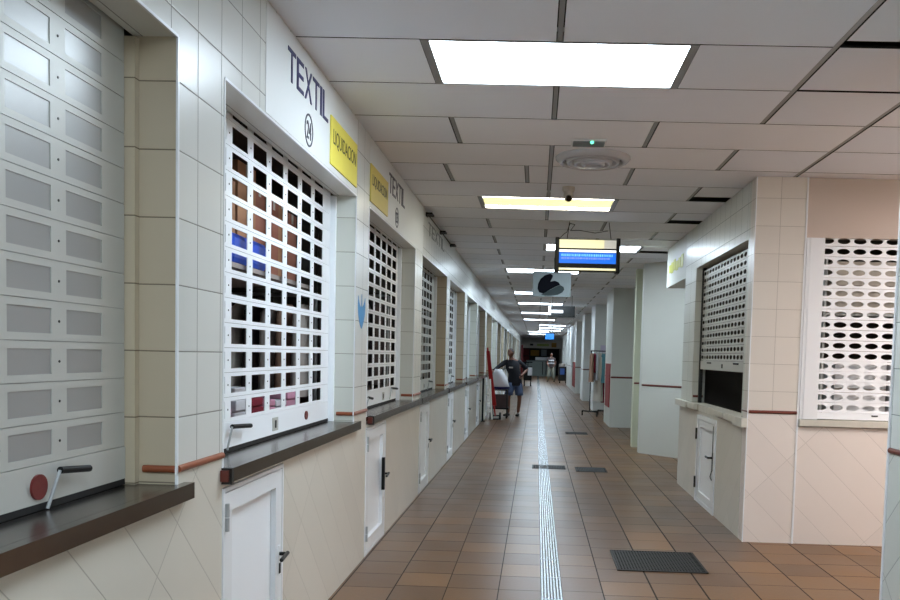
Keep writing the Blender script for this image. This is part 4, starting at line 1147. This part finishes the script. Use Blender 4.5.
# ------------------------------------------------------------------ things around the man
# white sack on a dark trolley
t = thing('trolley', 'dark metal trolley under the white sack beside the man', 'trolley', (-.85, 19.35, 0))
b = MB(); b.box(-1.08, -.64, 19.1, 19.6, .22, .26, 'black'); b.build('platform', t)
b = MB(); b.box(-1.05, -.66, 19.15, 19.55, .26, .56, 'dark_cloth'); b.build('bin', t)
for x in (-1.04, -.68):
    for yv in (19.14, 19.56):
        b = MB(); b.tube((x-.02, yv, .07), (x+.02, yv, .07), .07, 'rubber', n=16); b.build('wheel', t)
        b = MB(); b.tube((x, yv, .07), (x, yv, .68), .014, 'grate'); b.build('post', t)
b = MB(); b.box(-1.05, -.67, 19.13, 19.57, .665, .69, 'grate'); b.build('top_frame', t)
b = MB()
def sackring():
    vs = []; prof = [(.692, .80, .85), (.74, 1.04, 1.0), (.84, 1.05, 1.02), (.96, .90, .95), (1.08, .62, .8), (1.16, .42, .55)]
    for z, sx, sy in prof:
        for i in range(20):
            a = 2*PI*i/20; w = 1+.07*math.sin(4*a+z*20)
            vs.append((-.86-(z-.69)*.10+.215*sx*w*math.cos(a), 19.35+.21*sy*w*math.sin(a), z+.015*math.sin(3*a)*(z > .75)))
    return vs, len(prof)
vs, npf = sackring()
b.add(vs, [(j*20+i, j*20+(i+1) % 20, (j+1)*20+(i+1) % 20, (j+1)*20+i) for j in range(npf-1) for i in range(20)]+[tuple(range(20))[::-1], tuple(range(20*(npf-1), 20*npf))], 'white_cloth', True)
sk = tag(b.build('sack'), 'bulging white sack with a dark blue hem beside the man', 'sack')
b = MB(); n = 24; vs = []
for z, e in ((.70, 1.0), (.72, 1.13), (.755, 1.14)):
    for i in range(n):
        a = 2*PI*i/n; w = 1+.05*math.sin(4*a+z*20); vs.append((-.86-(z-.69)*.10+.215*.97*e*w*math.cos(a), 19.35+.21*.97*e*w*math.sin(a), z))
b.add(vs, [(j*n+i, j*n+(i+1) % n, (j+1)*n+(i+1) % n, (j+1)*n+i) for j in range(2) for i in range(n)], 'navy', True)
b.build('hem', sk)['label'] = 'dark blue hem of the sack'
# leaning red board, pale stepladder, dark upright
b = MB()
p0, p1 = V3(-.965, 18.75, .33), V3(-1.125, 18.55, 1.60)
t = thing('hand_truck', 'red upright hand truck leaning against the left counter by the man', 'hand truck', (-1.0, 18.7, 0))
b = MB()
ax = (p1-p0); sidev = V3(.045, -.02, 0); thv = V3(0, .03, 0)
q = [p0-sidev*1.3, p0+sidev*1.3, p1+sidev*.9, p1-sidev*.9]
vs = [v for v in q]+[v+thv for v in q]
b.add(vs, [(0, 1, 2, 3), (7, 6, 5, 4), (0, 4, 5, 1), (1, 5, 6, 2), (2, 6, 7, 3), (3, 7, 4, 0)], 'red'); b.build('back_plate', t, bevel=.008)
b = MB(); b.path([p0, V3(-.93, 18.78, .09)], .02, 'red'); b.box(-1.02, -.84, 18.66, 18.9, .008, .02, 'grate'); b.tube((-1.02, 18.80, .09), (-.84, 18.80, .09), .018, 'grate'); b.build('base', t)
for x in (-1.04, -.82):
    b = MB(); b.tube((x-.02, 18.80, .085), (x+.02, 18.80, .085), .085, 'rubber', n=16); b.build('wheel', t)
b = MB(); b.path([p1, p1+V3(-.01, -.02, .07)], .022, 'red'); b.build('grip', t)
t = thing('stepladder', 'pale folded stepladder standing beside the red hand truck', 'ladder', (-1.06, 18.45, 0))
for x0, x1 in ((-1.165, -1.165), (-.99, -1.06)):
    b = MB(); b.path([(x0, 18.42, .022), (x1, 18.52, .95)], .022, 'pale_wood'); b.build('rail', t)
for i in range(4):
    z = .2+.2*i; w = 1-(z/.95)
    b = MB(); b.box(-1.165, -1.05+.06*w, 18.43+.09*z, 18.47+.09*z, z-.012, z+.012, 'pale_wood'); b.build('rung', t)
t = thing('metal_post', 'thin black post standing against the left wall before the stepladder', 'post', (-1.19, 18.1, 0))
b = MB(); b.box(-1.205, -1.165, 18.08, 18.12, .012, .985, 'black'); b.build('shaft', t)
b = MB(); b.box(-1.215, -1.13, 18.03, 18.17, 0, .012, 'black'); b.build('foot', t)

# clothes rack on wheels at the right
t = thing('clothes_rack', 'black wheeled clothes rack with a few garments by the white pillar', 'clothes rack', (1.62, 20.7, 0))
A, B = V3(1.40, 20.75, 0), V3(1.84, 21.15, 0)
perp = V3(-.35, .38, 0).normalized()*.26
b = MB(); b.tube(A+V3(0, 0, .12), B+V3(0, 0, .12), .016, 'black'); b.build('base_bar', t)
for q in (A, B):
    b = MB(); b.tube(q-perp+V3(0, 0, .12), q+perp+V3(0, 0, .12), .018, 'black'); b.build('foot', t)
    for e in (-1, 1):
        w_ = q+perp*e
        b = MB(); b.tube(w_+V3(-.014, 0, .045), w_+V3(.014, 0, .045), .045, 'rubber', n=14); b.box(w_.x-.018, w_.x+.018, w_.y-.012, w_.y+.012, .05, .12, 'black'); b.build('wheel', t)
    b = MB(); b.tube(q+V3(0, 0, .12), q+V3(0, 0, 1.68), .014, 'black'); b.build('upright', t)
b = MB(); b.tube(A+V3(0, 0, 1.68), B+V3(0, 0, 1.68), .014, 'black'); b.build('top_rail', t)
hangs = [(.04, 'brown_cloth', .40, .74, 'brown and rust jacket at the left end of the clothes rack', .11, 1.1), (.20, 'red_cloth', .40, .50, 'dark red top next to the brown jacket on the rack', .08, 1.),
         (.34, 'white_cloth', .42, .70, 'white shirt left of the teal top on the rack', .10, 1.1), (.52, 'cream_cloth', .36, 1.24, 'long cream dress hanging lowest on the rack', .20, 1.2),
         (.72, 'teal_cloth', .50, .76, 'teal top hanging at the right half of the rack', .19, 1.1), (.90, 'red_cloth', .36, 1.28, 'long wine-red garment at the right end of the rack', .14, 1.1)]
for f_, m, w_, L, l, th, fl_ in hangs:
    p = A.lerp(B, f_); hang(p.x, p.y, 1.68, w_, L, m, l, 'garments on the wheeled rack', along='y', th=th, flare=fl_)

# ------------------------------------------------------------------ far end of the corridor
t = thing('bin_trolley', 'dark cleaning trolley with a blue bag near the far right pillar', 'trolley', (1.65, 46.2, 0))
b = MB(); b.box(1.28, 1.78, 46, 46.8, .14, .95, 'shop_dark'); b.build('body', t)
b = MB(); b.box(1.36, 1.6, 45.9, 45.995, .5, .85, 'blue_bin'); b.build('bag', t)['label'] = 'blue bag'
for x in (1.35, 1.7):
    b = MB(); b.tube((x-.03, 46.1, .07), (x+.03, 46.1, .07), .07, 'rubber'); b.build('wheel', t)
b = MB(); b.tube((1.74, 46.05, .1), (1.74, 46.05, 1.2), .03, 'black'); b.build('post', t)
b = MB(); b.box(1.32, 1.62, 46.1, 46.6, .95, 1.12, 'grey_cloth'); b.build('lid', t)
t = thing('handcart', 'black handcart with a white bag beyond the man', 'cart', (-.55, 40, 0))
b = MB(); b.box(-.62, -.22, 39.9, 40.5, .3, 1.0, 'black'); b.build('body', t)
b = MB(); b.box(-.42, -.20, 39.8, 39.895, .55, .95, 'white_cloth'); b.build('bag', t)['label'] = 'white bag'
for x in (-.58, -.26):
    b = MB(); b.tube((x-.03, 40.1, .15), (x+.03, 40.1, .15), .15, 'rubber', n=16); b.build('wheel', t)
b = MB(); b.tube((-.42, 40.2, 1.0), (-.42, 40.2, 1.2), .03, 'black'); b.tube((-.6, 40.2, 1.2), (-.2, 40.2, 1.2), .03, 'black'); b.build('handle', t)
t = thing('shop_counter', 'pale grey-green shop counter closing the far end of the corridor', 'counter', (.5, 62.5, 0))
b = MB(); b.box(-.75, 1.5, 62, 62.7, 0, 1.12, 'counter_front'); b.build('body', t)
b = MB(); b.box(-.8, 1.55, 61.9, 62.75, 1.12, 1.2, 'acrylic'); b.build('top', t)
for x in (.45, .72):
    b = MB(); b.box(x, x+.06, 61.97, 61.999, .1, 1.1, 'shop_dark'); b.build('panel_gap', t)
b = MB(); b.box(-.1, .9, 62.1, 62.6, 1.2, 1.45, 'white'); tag(b.build('display_case', bevel=.03), 'white display case on the far shop counter', 'display case')
t = thing('shop_header', 'pale header board with coloured marks above the far shop', 'sign', (.4, 64, 2.2))
b = MB(); b.box(-1.2, 1.9, 64, 64.15, 2.15, 2.62, 'shop_band'); b.build('board', t)
b = MB(); b.box(.0, .95, 63.98, 63.999, 2.32, 2.50, 'green_band'); b.build('print', t)
b = MB(); b.box(1.15, 1.55, 63.98, 63.999, 2.25, 2.6, 'amber'); b.build('print', t)
b = MB(); b.box(-.55, -.3, 63.98, 63.999, 2.35, 2.5, 'shop_dark'); b.build('print', t)
for x in (-1.18, 1.82):
    b = MB(); b.box(x, x+.06, 64.02, 64.1, 0, 2.15, 'shop_dark'); b.build('post', t)
gl = [(-.5, .2, 1.55, 2.0, 'amber', 'amber goods on the left of the far shop shelf'), (-1.1, -.6, 1.1, 2.1, 'maroon', 'maroon goods at the left of the far shop'), (.35, .8, 1.6, 2.05, 'acrylic', 'grey boxes at the right of the far shop shelf'), (1.0, 1.5, 1.3, 1.9, 'shop_dark', 'dark goods at the right of the far shop')]
t = thing('shelving_unit', 'dark goods shelf behind the far shop counter', 'shelf', (.3, 65.4, 0))
for z in (.5, 1.05, 1.55):
    b = MB(); b.box(-1.2, 1.8, 65, 65.5, z-.05, z, 'shop_dark'); b.build('shelf', t)
b = MB(); b.box(-1.2, 1.8, 65.5, 65.52, 0, 2.3, 'shop_dark'); b.build('back_panel', t)
b = MB(); b.box(-1.22, -1.2, 65, 65.5, 0, 2.3, 'shop_dark'); b.box(1.8, 1.82, 65, 65.5, 0, 2.3, 'shop_dark'); b.build('side_panel', t)
for x0, x1, z0, z1, m, l in gl:
    z0 = 1.55 if z0 >= 1.5 else 1.05
    b = MB(); b.box(x0, x1, 65.05, 65.4, z0, z1, m); tag(b.build('goods_box'), l, 'goods')
b = MB(); b.box(-1.14, -.98, 58, 58.2, 0, 2.3, 'maroon'); tag(b.build('banner_stand', bevel=.01), 'dark red upright banner at the far left of the corridor', 'banner')

# ------------------------------------------------------------------ world and view
w = bpy.data.worlds.new('world'); bpy.context.scene.world = w; w.use_nodes = True
w.node_tree.nodes['Background'].inputs[0].default_value = (.8, .9, 1, 1); w.node_tree.nodes['Background'].inputs[1].default_value = .1
vs_ = bpy.context.scene.view_settings
bpy.context.scene.display_settings.display_device = 'sRGB'
vs_.view_transform = 'Standard'; vs_.look = 'None'; vs_.exposure = 1.5; vs_.gamma = 1.; vs_.use_curve_mapping = False
bpy.context.scene.cycles.max_bounces = 8
